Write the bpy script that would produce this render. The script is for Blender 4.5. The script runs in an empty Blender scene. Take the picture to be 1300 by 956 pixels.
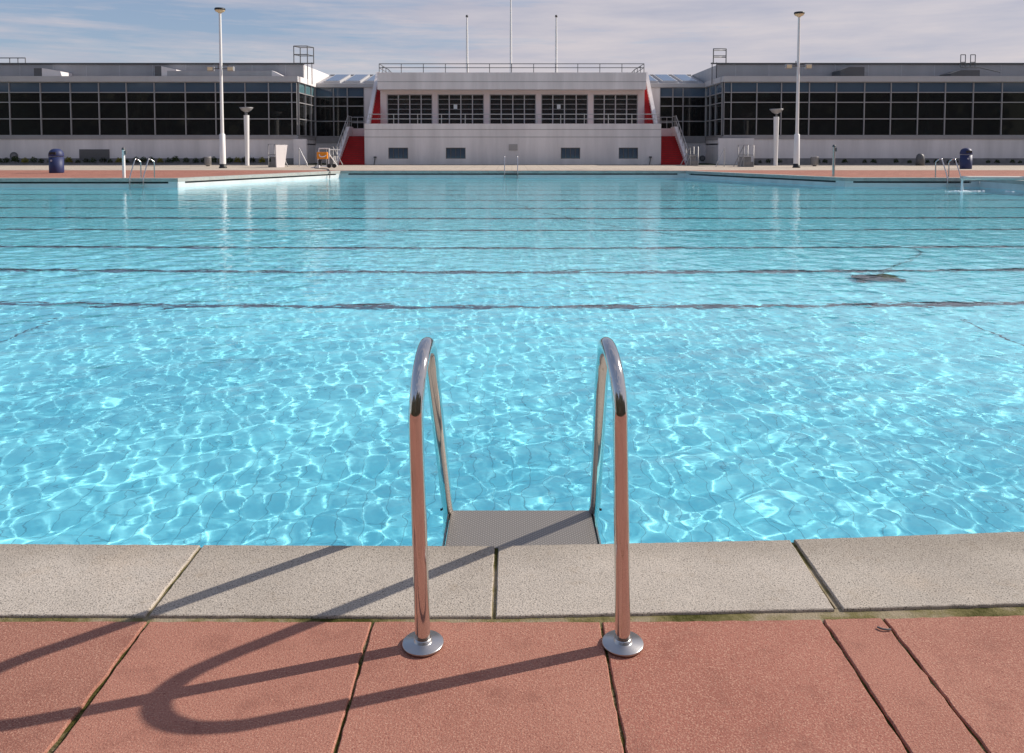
import bpy, bmesh, math, random
import numpy as np
from mathutils import Vector, Matrix
R = math.radians
rnd = random.Random(7)
S = bpy.context.scene
COL = S.collection

# ------------------------------------------------------------ materials
def mat(name, col=(.5, .5, .5), rough=.6, metal=0., spec=.5):
    m = bpy.data.materials.new(name); m.use_nodes = True
    p = m.node_tree.nodes['Principled BSDF']
    p.inputs['Base Color'].default_value = (*col, 1)
    p.inputs['Roughness'].default_value = rough
    p.inputs['Metallic'].default_value = metal
    p.inputs['Specular IOR Level'].default_value = spec
    return m
def N(m, t, **kw):
    n = m.node_tree.nodes.new(t)
    for k, v in kw.items():
        if k in n.inputs: n.inputs[k].default_value = v
        else: setattr(n, k, v)
    return n
def L(m, a, b): m.node_tree.links.new(a, b)
def P(m): return m.node_tree.nodes['Principled BSDF']
def coord(m, scale=(1, 1, 1)):
    t = N(m, 'ShaderNodeTexCoord'); mp = N(m, 'ShaderNodeMapping')
    mp.inputs['Scale'].default_value = scale
    L(m, t.outputs['Object'], mp.inputs['Vector']); return mp.outputs['Vector']
def noise(m, vec, scale, detail=4, rough=.55):
    n = N(m, 'ShaderNodeTexNoise'); n.inputs['Scale'].default_value = scale
    n.inputs['Detail'].default_value = detail; n.inputs['Roughness'].default_value = rough
    L(m, vec, n.inputs['Vector']); return n.outputs['Fac']
def ramp(m, fac, stops):
    r = N(m, 'ShaderNodeValToRGB'); e = r.color_ramp.elements
    while len(e) < len(stops): e.new(.5)
    for i, (p, c) in enumerate(stops):
        e[i].position = p; e[i].color = (*c, 1) if len(c) == 3 else c
    L(m, fac, r.inputs['Fac']); return r.outputs['Color']
def mix(m, fac, a, b, blend='MIX'):
    n = N(m, 'ShaderNodeMix'); n.data_type = 'RGBA'; n.blend_type = blend
    for s, v in ((n.inputs[0], fac), (n.inputs[6], a), (n.inputs[7], b)):
        if isinstance(v, (int, float)): s.default_value = v
        elif isinstance(v, tuple): s.default_value = (*v, 1)
        else: L(m, v, s)
    return n.outputs[2]
def bump(m, h, strength=.5, dist=.01):
    b = N(m, 'ShaderNodeBump'); b.inputs['Strength'].default_value = strength
    b.inputs['Distance'].default_value = dist
    L(m, h, b.inputs['Height']); L(m, b.outputs['Normal'], P(m).inputs['Normal'])
def weathered(name, col, rough=.7, var=.12, scale=.7, streak=True, spec=.3):
    """paint or render with faint rain streaks and blotches"""
    m = mat(name, col, rough, 0, spec)
    v = coord(m, (1, 1, .12) if streak else (1, 1, 1))
    f = noise(m, v, scale, 6, .6)
    d = tuple(c * (1 - var * 1.6) for c in col)
    L(m, ramp(m, f, [(.3, d), (.62, col)]), P(m).inputs['Base Color'])
    return m

white = weathered('white_render', (.84, .785, .78), .75, .15)
white2 = weathered('white_plinth', (.82, .77, .765), .75, .14)
cladding = weathered('grey_cladding', (.42, .41, .42), .5, .10)
fascia_m = weathered('grey_fascia', (.50, .49, .50), .5, .06)
darktrim = mat('dark_trim', (.10, .10, .105), .5)
sillm = weathered('grey_sill', (.36, .34, .345), .5, .08)
mullion = mat('aluminium_mullion', (.36, .35, .36), .4, .2)
skirt = weathered('grey_blockwork', (.27, .26, .26), .85, .2, 2, False)
red = weathered('red_paint', (.50, .018, .022), .55, .15, 2)
step_shade = mat('dark_red_step_shade', (.26, .012, .015), .6)  # darker strips added as shading, since treads and risers are lit alike
pinkpaint = weathered('pink_white_paint', (.80, .66, .64), .7, .06)
steprail = mat('step_rail_steel', (.27, .26, .26), .4, .4)
steelbar = mat('painted_steel_bar', (.50, .49, .49), .4, .4)
greysteel = mat('dark_galvanised_steel', (.16, .16, .165), .5, .5)
metalframe = mat('window_steel', (.46, .42, .42), .5)
polewhite = mat('pole_white_paint', (.80, .78, .77), .4)
blackm = mat('black_plastic', (.015, .015, .017), .5)
louvre = mat('grey_louvre', (.13, .13, .135), .5)
vblue = mat('blue_plastic', (.018, .028, .105), .55)
orange = mat('orange_plastic', (.80, .26, .01), .4)
chromepipe = mat('satin_steel_post', (.55, .54, .54), .25, 1.)
roofm = mat('roof_felt', (.18, .18, .19), .8)
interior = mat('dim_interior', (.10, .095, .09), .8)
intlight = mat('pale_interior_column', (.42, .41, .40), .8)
spoutm = mat('cream_pipe', (.80, .74, .66), .4)
binsteel = mat('bin_grey_steel', (.34, .32, .31), .5, .2)
lens = mat('lamp_lens', (.85, .66, .42), .2)  # orange base colour stands in for sunlight reflected in the lens
paper = mat('white_paper', (.8, .8, .8), .8)

def glass_mat(name, tint, refl=1.45, rough=.02, body=None, bodyfac=0.):
    m = bpy.data.materials.new(name); m.use_nodes = True
    nt = m.node_tree; nt.nodes.remove(nt.nodes['Principled BSDF'])
    out = nt.nodes['Material Output']
    tr = N(m, 'ShaderNodeBsdfTransparent'); tr.inputs[0].default_value = (*tint, 1)
    gl = N(m, 'ShaderNodeBsdfGlossy'); gl.inputs['Roughness'].default_value = rough
    fr = N(m, 'ShaderNodeFresnel'); fr.inputs['IOR'].default_value = refl
    mx = N(m, 'ShaderNodeMixShader'); L(m, fr.outputs[0], mx.inputs[0])
    src = tr.outputs[0]
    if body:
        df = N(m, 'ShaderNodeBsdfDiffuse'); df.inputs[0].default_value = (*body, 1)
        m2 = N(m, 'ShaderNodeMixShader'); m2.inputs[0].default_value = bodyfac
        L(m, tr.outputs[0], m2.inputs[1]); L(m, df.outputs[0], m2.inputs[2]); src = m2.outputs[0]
    L(m, src, mx.inputs[1]); L(m, gl.outputs[0], mx.inputs[2]); L(m, mx.outputs[0], out.inputs['Surface'])
    return m
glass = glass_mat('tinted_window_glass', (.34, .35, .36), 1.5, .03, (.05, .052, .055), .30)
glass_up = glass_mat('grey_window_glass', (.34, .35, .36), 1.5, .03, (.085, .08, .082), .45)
glass_top = glass_mat('sky_tinted_clerestory_glass', (.25, .32, .42), 1.6, .05, (.10, .15, .22), .75)  # blue body colour stands in for sky showing in the top panes
glass_sky = glass_mat('skylight_glass', (.3, .4, .5), 2.6, .06, (.16, .24, .38), .8)  # reflected sky is put into the blue body colour
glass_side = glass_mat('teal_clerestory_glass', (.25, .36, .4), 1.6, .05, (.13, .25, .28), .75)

# stainless tube of the near ladder
chrome = mat('polished_stainless_steel', (.66, .64, .62), .07, 1.)
v = coord(chrome, (1, 1, .2)); L(chrome, ramp(chrome, noise(chrome, v, 60, 3), [(.35, (.05,)*3), (.75, (.13,)*3)]), P(chrome).inputs['Roughness'])
flangem = mat('brushed_flange_steel', (.55, .53, .52), .3, 1.)
v = coord(flangem, (1, 1, 1)); bump(flangem, noise(flangem, v, 220, 3), .15, .001)
# dimpled tread
tread_m = mat('dimpled_steel_tread', (.42, .38, .36), .5, .45)
v = coord(tread_m)
vo = N(tread_m, 'ShaderNodeTexVoronoi'); vo.inputs['Scale'].default_value = 95; vo.inputs['Randomness'].default_value = 0.
rt = N(tread_m, 'ShaderNodeMapping'); rt.inputs['Rotation'].default_value = (0, 0, R(45)); rt.inputs['Location'].default_value=(.003,.003,.003)
fl = N(tread_m, 'ShaderNodeMapping'); fl.inputs['Scale'].default_value = (1, 1, 0)
L(tread_m, v, fl.inputs[0]); L(tread_m, fl.outputs[0], rt.inputs[0]); L(tread_m, rt.outputs[0], vo.inputs['Vector'])
dots = ramp(tread_m, vo.outputs['Distance'], [(.12, (1, 1, 1)), (.42, (0, 0, 0))])
L(tread_m, mix(tread_m, dots, (.26, .235, .21), (.70, .64, .58)), P(tread_m).inputs['Base Color'])
bump(tread_m, dots, .7, .002)

# terracotta concrete paving: fine aggregate
def terracotta(name, joints, k=1., kr=1.):
    T3 = lambda c: (c[0]*k*kr, c[1]*k, c[2]*k)
    m = mat(name, (.4, .15, .1), .85, 0, .25); v = coord(m)
    base = ramp(m, noise(m, v, 1.7, 5, .6), [(.3, T3((.33, .128, .092))), (.7, T3((.43, .182, .132)))])
    grit = noise(m, v, 260, 3, .7)
    c = mix(m, ramp(m, grit, [(.50, (0, 0, 0)), (.66, (1, 1, 1))]), base, (.58, .33, .24))
    c = mix(m, ramp(m, noise(m, v, 170, 2), [(.28, (1, 1, 1)), (.42, (0, 0, 0))]), c, (.27, .095, .07))
    c = mix(m, ramp(m, noise(m, v, 9, 6, .7), [(.52, (0, 0, 0)), (.72, (.65,)*3)]), c, (.27, .11, .08))
    if joints:
        b = N(m, 'ShaderNodeTexBrick'); b.offset = .5
        for k, q in (('Scale', 1), ('Mortar Size', .007), ('Brick Width', .6), ('Row Height', .6), ('Bias', 0)): b.inputs[k].default_value = q
        b.inputs['Color1'].default_value = (1, 1, 1, 1); b.inputs['Color2'].default_value = (.86, .86, .86, 1); b.inputs['Mortar'].default_value = (.32, .34, .3, 1)
        L(m, v, b.inputs['Vector']); c = mix(m, 1., c, b.outputs['Color'], 'MULTIPLY')
    L(m, c, P(m).inputs['Base Color'])
    bump(m, noise(m, v, 210, 4, .75), .75, .004)
    return m
terras = [terracotta('terracotta_paving_stone', False), terracotta('terracotta_paving_stone', False, .90, .97), terracotta('terracotta_paving_stone', False, 1.07, .97), terracotta('terracotta_paving_stone', False, .96, 1.04)]; terra = terras[0]
terra_far = terracotta('terracotta_deck_paving', True)

def concrete(name, lo, hi, joints=None, speck=1., damp=False):
    m = mat(name, lo, .85, 0, .25); v = coord(m)
    base = ramp(m, noise(m, v, 2.4, 6, .62), [(.32, lo), (.66, hi)])
    c = mix(m, ramp(m, noise(m, v, 230, 2, .6), [(.55, (0, 0, 0)), (.62, (1. * speck,)*3)]), base, tuple(q * .42 for q in lo))
    c = mix(m, ramp(m, noise(m, v, 330, 2, .6), [(.58, (0, 0, 0)), (.70, (.7 * speck,)*3)]), c, tuple(min(.85, q * 1.5) for q in hi))
    c = mix(m, ramp(m, noise(m, v, 14, 6, .75), [(.55, (0, 0, 0)), (.8, (.5,)*3)]), c, tuple(q * f for q, f in zip(lo, (.72, .62, .48))))
    if damp:
        sp = N(m, 'ShaderNodeSeparateXYZ'); L(m, v, sp.inputs[0]); ad = N(m, 'ShaderNodeMath'); ad.operation = 'MULTIPLY_ADD'
        L(m, noise(m, v, 6, 5, .7), ad.inputs[0]); ad.inputs[1].default_value = .16; L(m, sp.outputs['Y'], ad.inputs[2])
        ad2 = N(m, 'ShaderNodeMapRange'); ad2.inputs[1].default_value = 2.36; ad2.inputs[2].default_value = 2.50; L(m, ad.outputs[0], ad2.inputs[0])
        c = mix(m, ad2.outputs[0], c, mix(m, 1., c, (.80, .79, .77), 'MULTIPLY'))
        st = ramp(m, noise(m, v, 1.1, 5, .7), [(.55, (0, 0, 0)), (.68, (.5, .5, .5))]); c = mix(m, st, c, mix(m, 1., c, (1.12, 1.04, .96), 'MULTIPLY'))
    if joints:
        b = N(m, 'ShaderNodeTexBrick'); b.offset = .0
        for k, q in (('Scale', 1), ('Mortar Size', .01), ('Brick Width', joints), ('Row Height', joints), ('Bias', 0)): b.inputs[k].default_value = q
        b.inputs['Color1'].default_value = (1, 1, 1, 1); b.inputs['Color2'].default_value = (.9, .9, .9, 1); b.inputs['Mortar'].default_value = (.5, .5, .48, 1)
        L(m, v, b.inputs['Vector']); c = mix(m, 1., c, b.outputs['Color'], 'MULTIPLY')
    L(m, c, P(m).inputs['Base Color'])
    bump(m, noise(m, v, 190, 4, .75), .8, .004)
    return m
copings = [concrete('coping_concrete', (.45, .395, .34), (.57, .50, .43), damp=True), concrete('coping_concrete', (.42, .365, .31), (.54, .475, .405), damp=True), concrete('coping_concrete', (.47, .41, .35), (.59, .52, .45), damp=True)]; coping_m = copings[0]
cream = concrete('cream_deck_concrete', (.50, .42, .34), (.60, .51, .42), .9, .5)
coping_far = concrete('far_coping_concrete', (.38, .37, .34), (.50, .47, .43), None, .5)
# mossy bedding in the joints
moss = mat('mossy_joint_mortar', (.2, .18, .1), .95, 0, .1); v = coord(moss)
c = ramp(moss, noise(moss, v, 5, 5, .7), [(.36, (.045, .055, .012)), (.5, (.13, .12, .03)), (.62, (.34, .28, .17))])
c = mix(moss, ramp(moss, noise(moss, v, 120, 4, .7), [(.4, (0, 0, 0)), (.65, (1, 1, 1))]), c, (.05, .045, .015))
L(moss, c, P(moss).inputs['Base Color']); bump(moss, noise(moss, v, 160, 4, .8), 1., .008)
mortar = mat('pale_joint_mortar', (.3, .25, .18), .95, 0, .1); v = coord(mortar)
c = ramp(mortar, noise(mortar, v, 3.5, 6, .7), [(.38, (.07, .07, .018)), (.48, (.22, .19, .085)), (.58, (.40, .33, .23))])
L(mortar, c, P(mortar).inputs['Base Color']); bump(mortar, noise(mortar, v, 150, 4, .8), 1., .006)
# grass
grassm = mat('rough_grass', (.06, .09, .025), .95); v = coord(grassm)
L(grassm, ramp(grassm, noise(grassm, v, 3, 8, .7), [(.3, (.04, .065, .015)), (.7, (.09, .12, .035))]), P(grassm).inputs['Base Color'])
soil = mat('bed_gravel', (.14, .12, .10), .95); v = coord(soil)
L(soil, ramp(soil, noise(soil, v, 30, 5, .7), [(.3, (.07, .06, .05)), (.7, (.2, .17, .14))]), P(soil).inputs['Base Color'])
def leafm(name, a, b):
    m = mat(name, a, .7, 0, .2); v = coord(m)
    L(m, ramp(m, noise(m, v, 6, 3), [(.35, a), (.65, b)]), P(m).inputs['Base Color']); return m
leaf_dark = leafm('dark_leaf', (.02, .035, .012), (.05, .075, .02))
leaf_yel = leafm('yellow_green_leaf', (.12, .13, .02), (.28, .24, .03))

# pool tiles: floor and submerged walls, with black lane lines and movement joints
def pool_tile(name, lines):
    m = mat(name, (.2, .6, .75), .45, 0, .2); v = coord(m)
    b = N(m, 'ShaderNodeTexBrick'); b.offset = 0.
    for k, q in (('Scale', 1), ('Mortar Size', .0032), ('Brick Width', .124), ('Row Height', .249), ('Bias', 0.)): b.inputs[k].default_value = q
    b.inputs['Color1'].default_value = (.30, .845, .94, 1); b.inputs['Color2'].default_value = (.34, .86, .95, 1)
    b.inputs['Mortar'].default_value = (.23, .58, .66, 1); L(m, v, b.inputs['Vector'])
    c = mix(m, ramp(m, noise(m, v, .35, 4, .6), [(.35, (0, 0, 0)), (.7, (1, 1, 1))]), b.outputs['Color'],
            mix(m, 1., b.outputs['Color'], (.88, .95, .97), 'MULTIPLY'))
    L(m, c, P(m).inputs['Base Color']); return m
tile = pool_tile('pale_blue_pool_tile', True)
lane_m = mat('dark_lane_tile', (.018, .022, .045), .4); v = coord(lane_m)
b = N(lane_m, 'ShaderNodeTexBrick'); b.offset = 0.
for k, q in (('Scale', 1), ('Mortar Size', .004), ('Brick Width', .124), ('Row Height', .124)): b.inputs[k].default_value = q
b.inputs['Color1'].default_value = (.015, .018, .04, 1); b.inputs['Color2'].default_value = (.03, .028, .05, 1); b.inputs['Mortar'].default_value = (.12, .2, .22, 1)
L(lane_m, v, b.inputs['Vector']); L(lane_m, b.outputs['Color'], P(lane_m).inputs['Base Color'])
band_m = weathered('pale_pool_wall_paint', (.70, .70, .69), .5, .10, 1.4, False)
# water
water_m = bpy.data.materials.new('pool_water'); water_m.use_nodes = True
nt = water_m.node_tree; nt.nodes.remove(nt.nodes['Principled BSDF'])
g = N(water_m, 'ShaderNodeBsdfGlass'); g.inputs['IOR'].default_value = 1.33; g.inputs['Roughness'].default_value = 0.
g.inputs['Color'].default_value = (1, 1, 1, 1)
v = coord(water_m, (1, 1.5, 0)); v2 = coord(water_m, (1.2, .9, 0))
nb = N(water_m, 'ShaderNodeMath'); nb.operation = 'ADD'; L(water_m, noise(water_m, v, 7.5, 2, .45), nb.inputs[0]); L(water_m, noise(water_m, v2, 3.1, 1, .4), nb.inputs[1])
wb_ = N(water_m, 'ShaderNodeBump'); wb_.inputs['Strength'].default_value = 1.; wb_.inputs['Distance'].default_value = .0050
sy = N(water_m, 'ShaderNodeSeparateXYZ'); L(water_m, coord(water_m), sy.inputs[0]); mr = N(water_m, 'ShaderNodeMapRange')
mr.inputs[1].default_value = 3.; mr.inputs[2].default_value = 10.; mr.inputs[3].default_value = .15; mr.inputs[4].default_value = 1.
L(water_m, sy.outputs['Y'], mr.inputs[0]); L(water_m, mr.outputs[0], wb_.inputs['Strength'])
L(water_m, nb.outputs[0], wb_.inputs['Height']); L(water_m, wb_.outputs['Normal'], g.inputs['Normal'])
L(water_m, g.outputs[0], nt.nodes['Material Output'].inputs['Surface'])

# ------------------------------------------------------------ mesh tools
class MB:
    def __init__(s): s.v = []; s.f = []; s.m = []; s.mats = []; s.cur = 0; s.sm = []
    def mat(s, m):
        if m not in s.mats: s.mats.append(m)
        s.cur = s.mats.index(m); return s
    def add(s, vs, fs, smooth=False):
        o = len(s.v); s.v += [tuple(q) for q in vs]
        for f in fs: s.f.append(tuple(i + o for i in f)); s.m.append(s.cur); s.sm.append(smooth)
        return s
    def box(s, x0, x1, y0, y1, z0, z1):
        if x0 > x1: x0, x1 = x1, x0
        if y0 > y1: y0, y1 = y1, y0
        if z0 > z1: z0, z1 = z1, z0
        return s.add([(x0,y0,z0),(x1,y0,z0),(x1,y1,z0),(x0,y1,z0),(x0,y0,z1),(x1,y0,z1),(x1,y1,z1),(x0,y1,z1)],
            [(0,3,2,1),(4,5,6,7),(0,1,5,4),(1,2,6,5),(2,3,7,6),(3,0,4,7)])
    def quad(s, a, b, c, d): return s.add([a, b, c, d], [(0, 1, 2, 3)])
    def prism(s, poly, axis, a, b):
        """poly in the two other axes, extruded along axis from a to b"""
        def pt(p, t):
            if axis == 'x': return (t, p[0], p[1])
            if axis == 'y': return (p[0], t, p[1])
            return (p[0], p[1], t)
        n = len(poly); vs = [pt(p, a) for p in poly] + [pt(p, b) for p in poly]
        fs = [tuple(range(n)), tuple(range(2*n-1, n-1, -1))] + [(i, i+n, (i+1) % n + n, (i+1) % n) for i in range(n)]
        return s.add(vs, fs)
    def tube(s, pts, r, n=8, cap=True):
        pts = [Vector(p) for p in pts]; rs = r if isinstance(r, (list, tuple)) else [r]*len(pts)
        up = None; vs = []; fs = []
        for i, p in enumerate(pts):
            t = (pts[min(i+1, len(pts)-1)] - pts[max(i-1, 0)]).normalized()
            if up is None:
                up = Vector((1, 0, 0)) if abs(t.x) < .9 else Vector((0, 1, 0))
            u = (up - t * up.dot(t)).normalized(); w = t.cross(u); up = u
            for k in range(n):
                a = 2*math.pi*k/n; vs.append(p + (u*math.cos(a) + w*math.sin(a))*rs[i])
        for i in range(len(pts)-1):
            for k in range(n):
                a = i*n+k; b = i*n+(k+1) % n; fs.append((a, b, b+n, a+n))
        s.add(vs, fs, n > 5)
        if cap: s.add(vs[:n], [tuple(range(n-1, -1, -1))]); s.add(vs[-n:], [tuple(range(n))])
        return s
    def lathe(s, c, prof, n=24):
        vs = []; fs = []
        for r, z in prof:
            for k in range(n):
                a = 2*math.pi*k/n; vs.append((c[0]+r*math.cos(a), c[1]+r*math.sin(a), c[2]+z))
        for i in range(len(prof)-1):
            for k in range(n):
                a = i*n+k; b = i*n+(k+1) % n; fs.append((a, b, b+n, a+n))
        return s.add(vs, fs, True)
    def build(s, name, m=None, parent=None, off=(0, 0, 0), bevel=0, **tags):
        me = bpy.data.meshes.new(name); me.from_pydata([(a-off[0], b-off[1], c-off[2]) for a, b, c in s.v], [], s.f)
        ms = s.mats if s.mats else [m]
        for q in ms: me.materials.append(q)
        me.polygons.foreach_set('material_index', s.m); me.polygons.foreach_set('use_smooth', s.sm)
        bm = bmesh.new(); bm.from_mesh(me); bmesh.ops.recalc_face_normals(bm, faces=bm.faces)
        bm.to_mesh(me); bm.free(); me.update()
        o = bpy.data.objects.new(name, me); COL.objects.link(o); o.location = off
        if parent is not None:
            o.parent = parent
            base = Vector((0, 0, 0)); q = parent
            while q is not None: base += q.location; q = q.parent
            o.location = Vector(off) - base
        if bevel:
            b = o.modifiers.new('bevel', 'BEVEL'); b.width = bevel; b.segments = 2; b.limit_method = 'ANGLE'
        for k, q in tags.items(): o[k] = q
        return o
def tag(o, label, cat, group=None):
    o['label'] = label; o['category'] = cat
    if group: o['group'] = group
    return o
def empty(name, loc, label, cat, group=None):
    o = bpy.data.objects.new(name, None); COL.objects.link(o); o.location = loc; o.empty_display_size = .2
    return tag(o, label, cat, group)
def struct(mb, name, m=None, **k):
    o = mb.build(name, m, **k); o['kind'] = 'structure'; return o
def children(o): return [c for c in bpy.data.objects if c.parent == o]
def copy_tree(o, parent=None):
    kids = children(o); c = o.copy(); COL.objects.link(c); c.parent = parent
    for ch in kids: copy_tree(ch, c)
    return c
def sheet(name, X, Y, Z, m, keep=None):
    ny, nx = X.shape
    vv = np.stack([X.ravel(), Y.ravel(), Z.ravel()], 1).astype(np.float32)
    i = np.arange((nx-1)*(ny-1)); a = i//(nx-1)*nx + i % (nx-1)
    f = np.stack([a, a+1, a+nx+1, a+nx], 1)
    if keep is not None: f = f[keep(vv[f[:, 0], 0], vv[f[:, 0], 1])]
    used = np.zeros(len(vv), bool); used[f.ravel()] = True
    remap = np.cumsum(used)-1; vv = vv[used]; f = remap[f]
    me = bpy.data.meshes.new(name); me.vertices.add(len(vv)); me.vertices.foreach_set('co', vv.ravel())
    me.loops.add(len(f)*4); me.loops.foreach_set('vertex_index', f.ravel().astype(np.int32))
    me.polygons.add(len(f)); me.polygons.foreach_set('loop_start', np.arange(0, len(f)*4, 4, dtype=np.int32))
    me.polygons.foreach_set('use_smooth', np.ones(len(f), bool)); me.update(calc_edges=True)
    me.materials.append(m)
    o = bpy.data.objects.new(name, me); COL.objects.link(o); o['kind'] = 'structure'; return o

# ------------------------------------------------------------ camera, light, sky
cam = bpy.data.cameras.new('camera'); co = bpy.data.objects.new('camera', cam); COL.objects.link(co); S.camera = co
co.location = (0, 0, 1.25); co.rotation_euler = (R(87), 0, 0)
cam.sensor_width = 36; cam.lens = 36*1000/1300; cam.shift_y = (240.4-478)/1300; cam.clip_start = .05; cam.clip_end = 5000
SUN_EL, SUN_AZ = R(33.0), math.atan2(.316, .949)
d = Vector((math.cos(SUN_AZ)*math.cos(SUN_EL), math.sin(SUN_AZ)*math.cos(SUN_EL), math.sin(SUN_EL)))
sun = bpy.data.lights.new('sun', 'SUN'); so = bpy.data.objects.new('sun', sun); COL.objects.link(so)
so.rotation_euler = d.to_track_quat('Z', 'Y').to_euler(); sun.energy = 4.6; sun.angle = R(.53); sun.color = (1, .93, .83)
sun.cycles.is_caustics_light = True
w = bpy.data.worlds.new('World'); S.world = w; w.use_nodes = True
class WW: node_tree = w.node_tree
W_ = WW()
bg = w.node_tree.nodes['Background']
sk = N(W_, 'ShaderNodeTexSky'); sk.sky_type = 'NISHITA'; sk.sun_disc = False; sk.sun_elevation = SUN_EL
sk.sun_rotation = math.pi/2 - SUN_AZ; sk.air_density = 1.0; sk.dust_density = .6; sk.ozone_density = 2.
tc = N(W_, 'ShaderNodeTexCoord'); sep = N(W_, 'ShaderNodeSeparateXYZ'); L(W_, tc.outputs['Generated'], sep.inputs[0])
mp = N(W_, 'ShaderNodeMapping'); mp.inputs['Scale'].default_value = (1.0, 1.0, 6.5); mp.inputs['Rotation'].default_value = (0, R(4), 0)
mp.inputs['Location'].default_value = (.35, .1, .2)
L(W_, tc.outputs['Generated'], mp.inputs[0])
n1 = noise(W_, mp.outputs[0], 2.6, 9, .58)
mp2 = N(W_, 'ShaderNodeMapping'); mp2.inputs['Scale'].default_value = (1.2, 1.2, 22); mp2.inputs['Rotation'].default_value = (0, R(-3), 0)
L(W_, tc.outputs['Generated'], mp2.inputs[0]); n2 = noise(W_, mp2.outputs[0], 3.2, 8, .65)
def math_(op, a, b):
    n = N(W_, 'ShaderNodeMath'); n.operation = op
    for s, q in ((n.inputs[0], a), (n.inputs[1], b)):
        if isinstance(q, (int, float)): s.default_value = q
        else: L(W_, q, s)
    return n.outputs[0]
zz = sep.outputs['Z']; xx = sep.outputs['X']
cov = math_('ADD', math_('MULTIPLY', n1, .75), math_('MULTIPLY', n2, .45))
cov = math_('ADD', cov, math_('ADD', math_('MULTIPLY', xx, .17), .13))
cov = math_('SUBTRACT', cov, math_('MULTIPLY', math_('MINIMUM', math_('ABSOLUTE', zz, 0), .25), 1.12))
cm = ramp(W_, cov, [(.40, (0, 0, 0)), (.58, (1, 1, 1))])
horiz = ramp(W_, zz, [(0., (6.4, 5.5, 5.4)), (.2, (5.6, 5.2, 5.5))])
# clouds thin out to a hazy blue overhead
skyb = mix(W_, .5, sk.outputs[0], (2.5, 3.1, 4.6))
mp3 = N(W_, 'ShaderNodeMapping'); mp3.inputs['Scale'].default_value = (1.4, 1.4, 11); mp3.inputs['Rotation'].default_value = (0, R(-5), 0)
mp3.inputs['Location'].default_value = (.7, .2, 1.3)
L(W_, tc.outputs['Generated'], mp3.inputs[0])
horiz = mix(W_, ramp(W_, noise(W_, mp3.outputs[0], 3.4, 8, .6), [(.35, (0, 0, 0)), (.65, (1, 1, 1))]), horiz, (4.3, 4.2, 4.9))
skc = mix(W_, math_('MULTIPLY', cm, .85), skyb, horiz)
L(W_, skc, bg.inputs['Color']); bg.inputs['Strength'].default_value = .105

# ------------------------------------------------------------ ground, deck, pool
ZW, ZF = -.38, -1.6
PX = 19.55
pool = [(-25, 2.55), (PX, 2.55), (PX, 32.9), (14.0, 33.1), (9.5, 43.2), (-9.4, 43.2), (-13.8, 32.5), (-25, 32.5)]
def inset(poly, d):
    out = []; n = len(poly)
    for i in range(n):
        a, b, c = (Vector(poly[(i-1) % n]), Vector(poly[i]), Vector(poly[(i+1) % n]))
        e1 = (b-a).normalized(); e2 = (c-b).normalized(); n1 = Vector((-e1.y, e1.x)); n2 = Vector((-e2.y, e2.x))
        k = (n1+n2)/(1+n1.dot(n2)); out.append(tuple(b + k*d))
    return out
def ring(mb, inner, outer, z):
    n = len(inner)
    for i in range(n):
        j = (i+1) % n
        mb.quad((*inner[i], z), (*inner[j], z), (*outer[j], z), (*outer[i], z))
def sheet_with_hole(name, outer, hole, z, m):
    from mathutils.geometry import tessellate_polygon
    vs = [Vector((x, y, z)) for x, y in outer] + [Vector((x, y, z)) for x, y in hole]
    tris = tessellate_polygon([vs[:len(outer)], vs[len(outer):]])
    mb = MB(); mb.add(vs, [tuple(t) for t in tris]); return struct(mb, name, m)
cop_out = inset(pool, -.42)
nearY = -.40
hole2 = list(cop_out); hole2[0] = (-6.4, nearY); hole2[1:2] = [(6.4, nearY), (6.4, 2.06), (cop_out[1][0], 2.06)]; hole2 += [(cop_out[0][0], 2.06), (-6.4, 2.06)]
sheet_with_hole('ground', [(-900, -700), (900, -700), (900, 1500), (-900, 1500)], [(x, 2.2 if y < 2.7 else y) for x, y in inset(pool, -.05)], -.03, grassm)
# terracotta surround, split where the modelled stones lie
T0, T1, TS = -5, 44.6, 40
sheet_with_hole('pool_deck', [(-TS, -25), (TS, -25), (TS, T1), (-TS, T1)], hole2, -.004, terra_far)
mb = MB(); mb.box(-TS, TS, T1, 58.6, -.05, -.001); struct(mb, 'path', cream)
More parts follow.
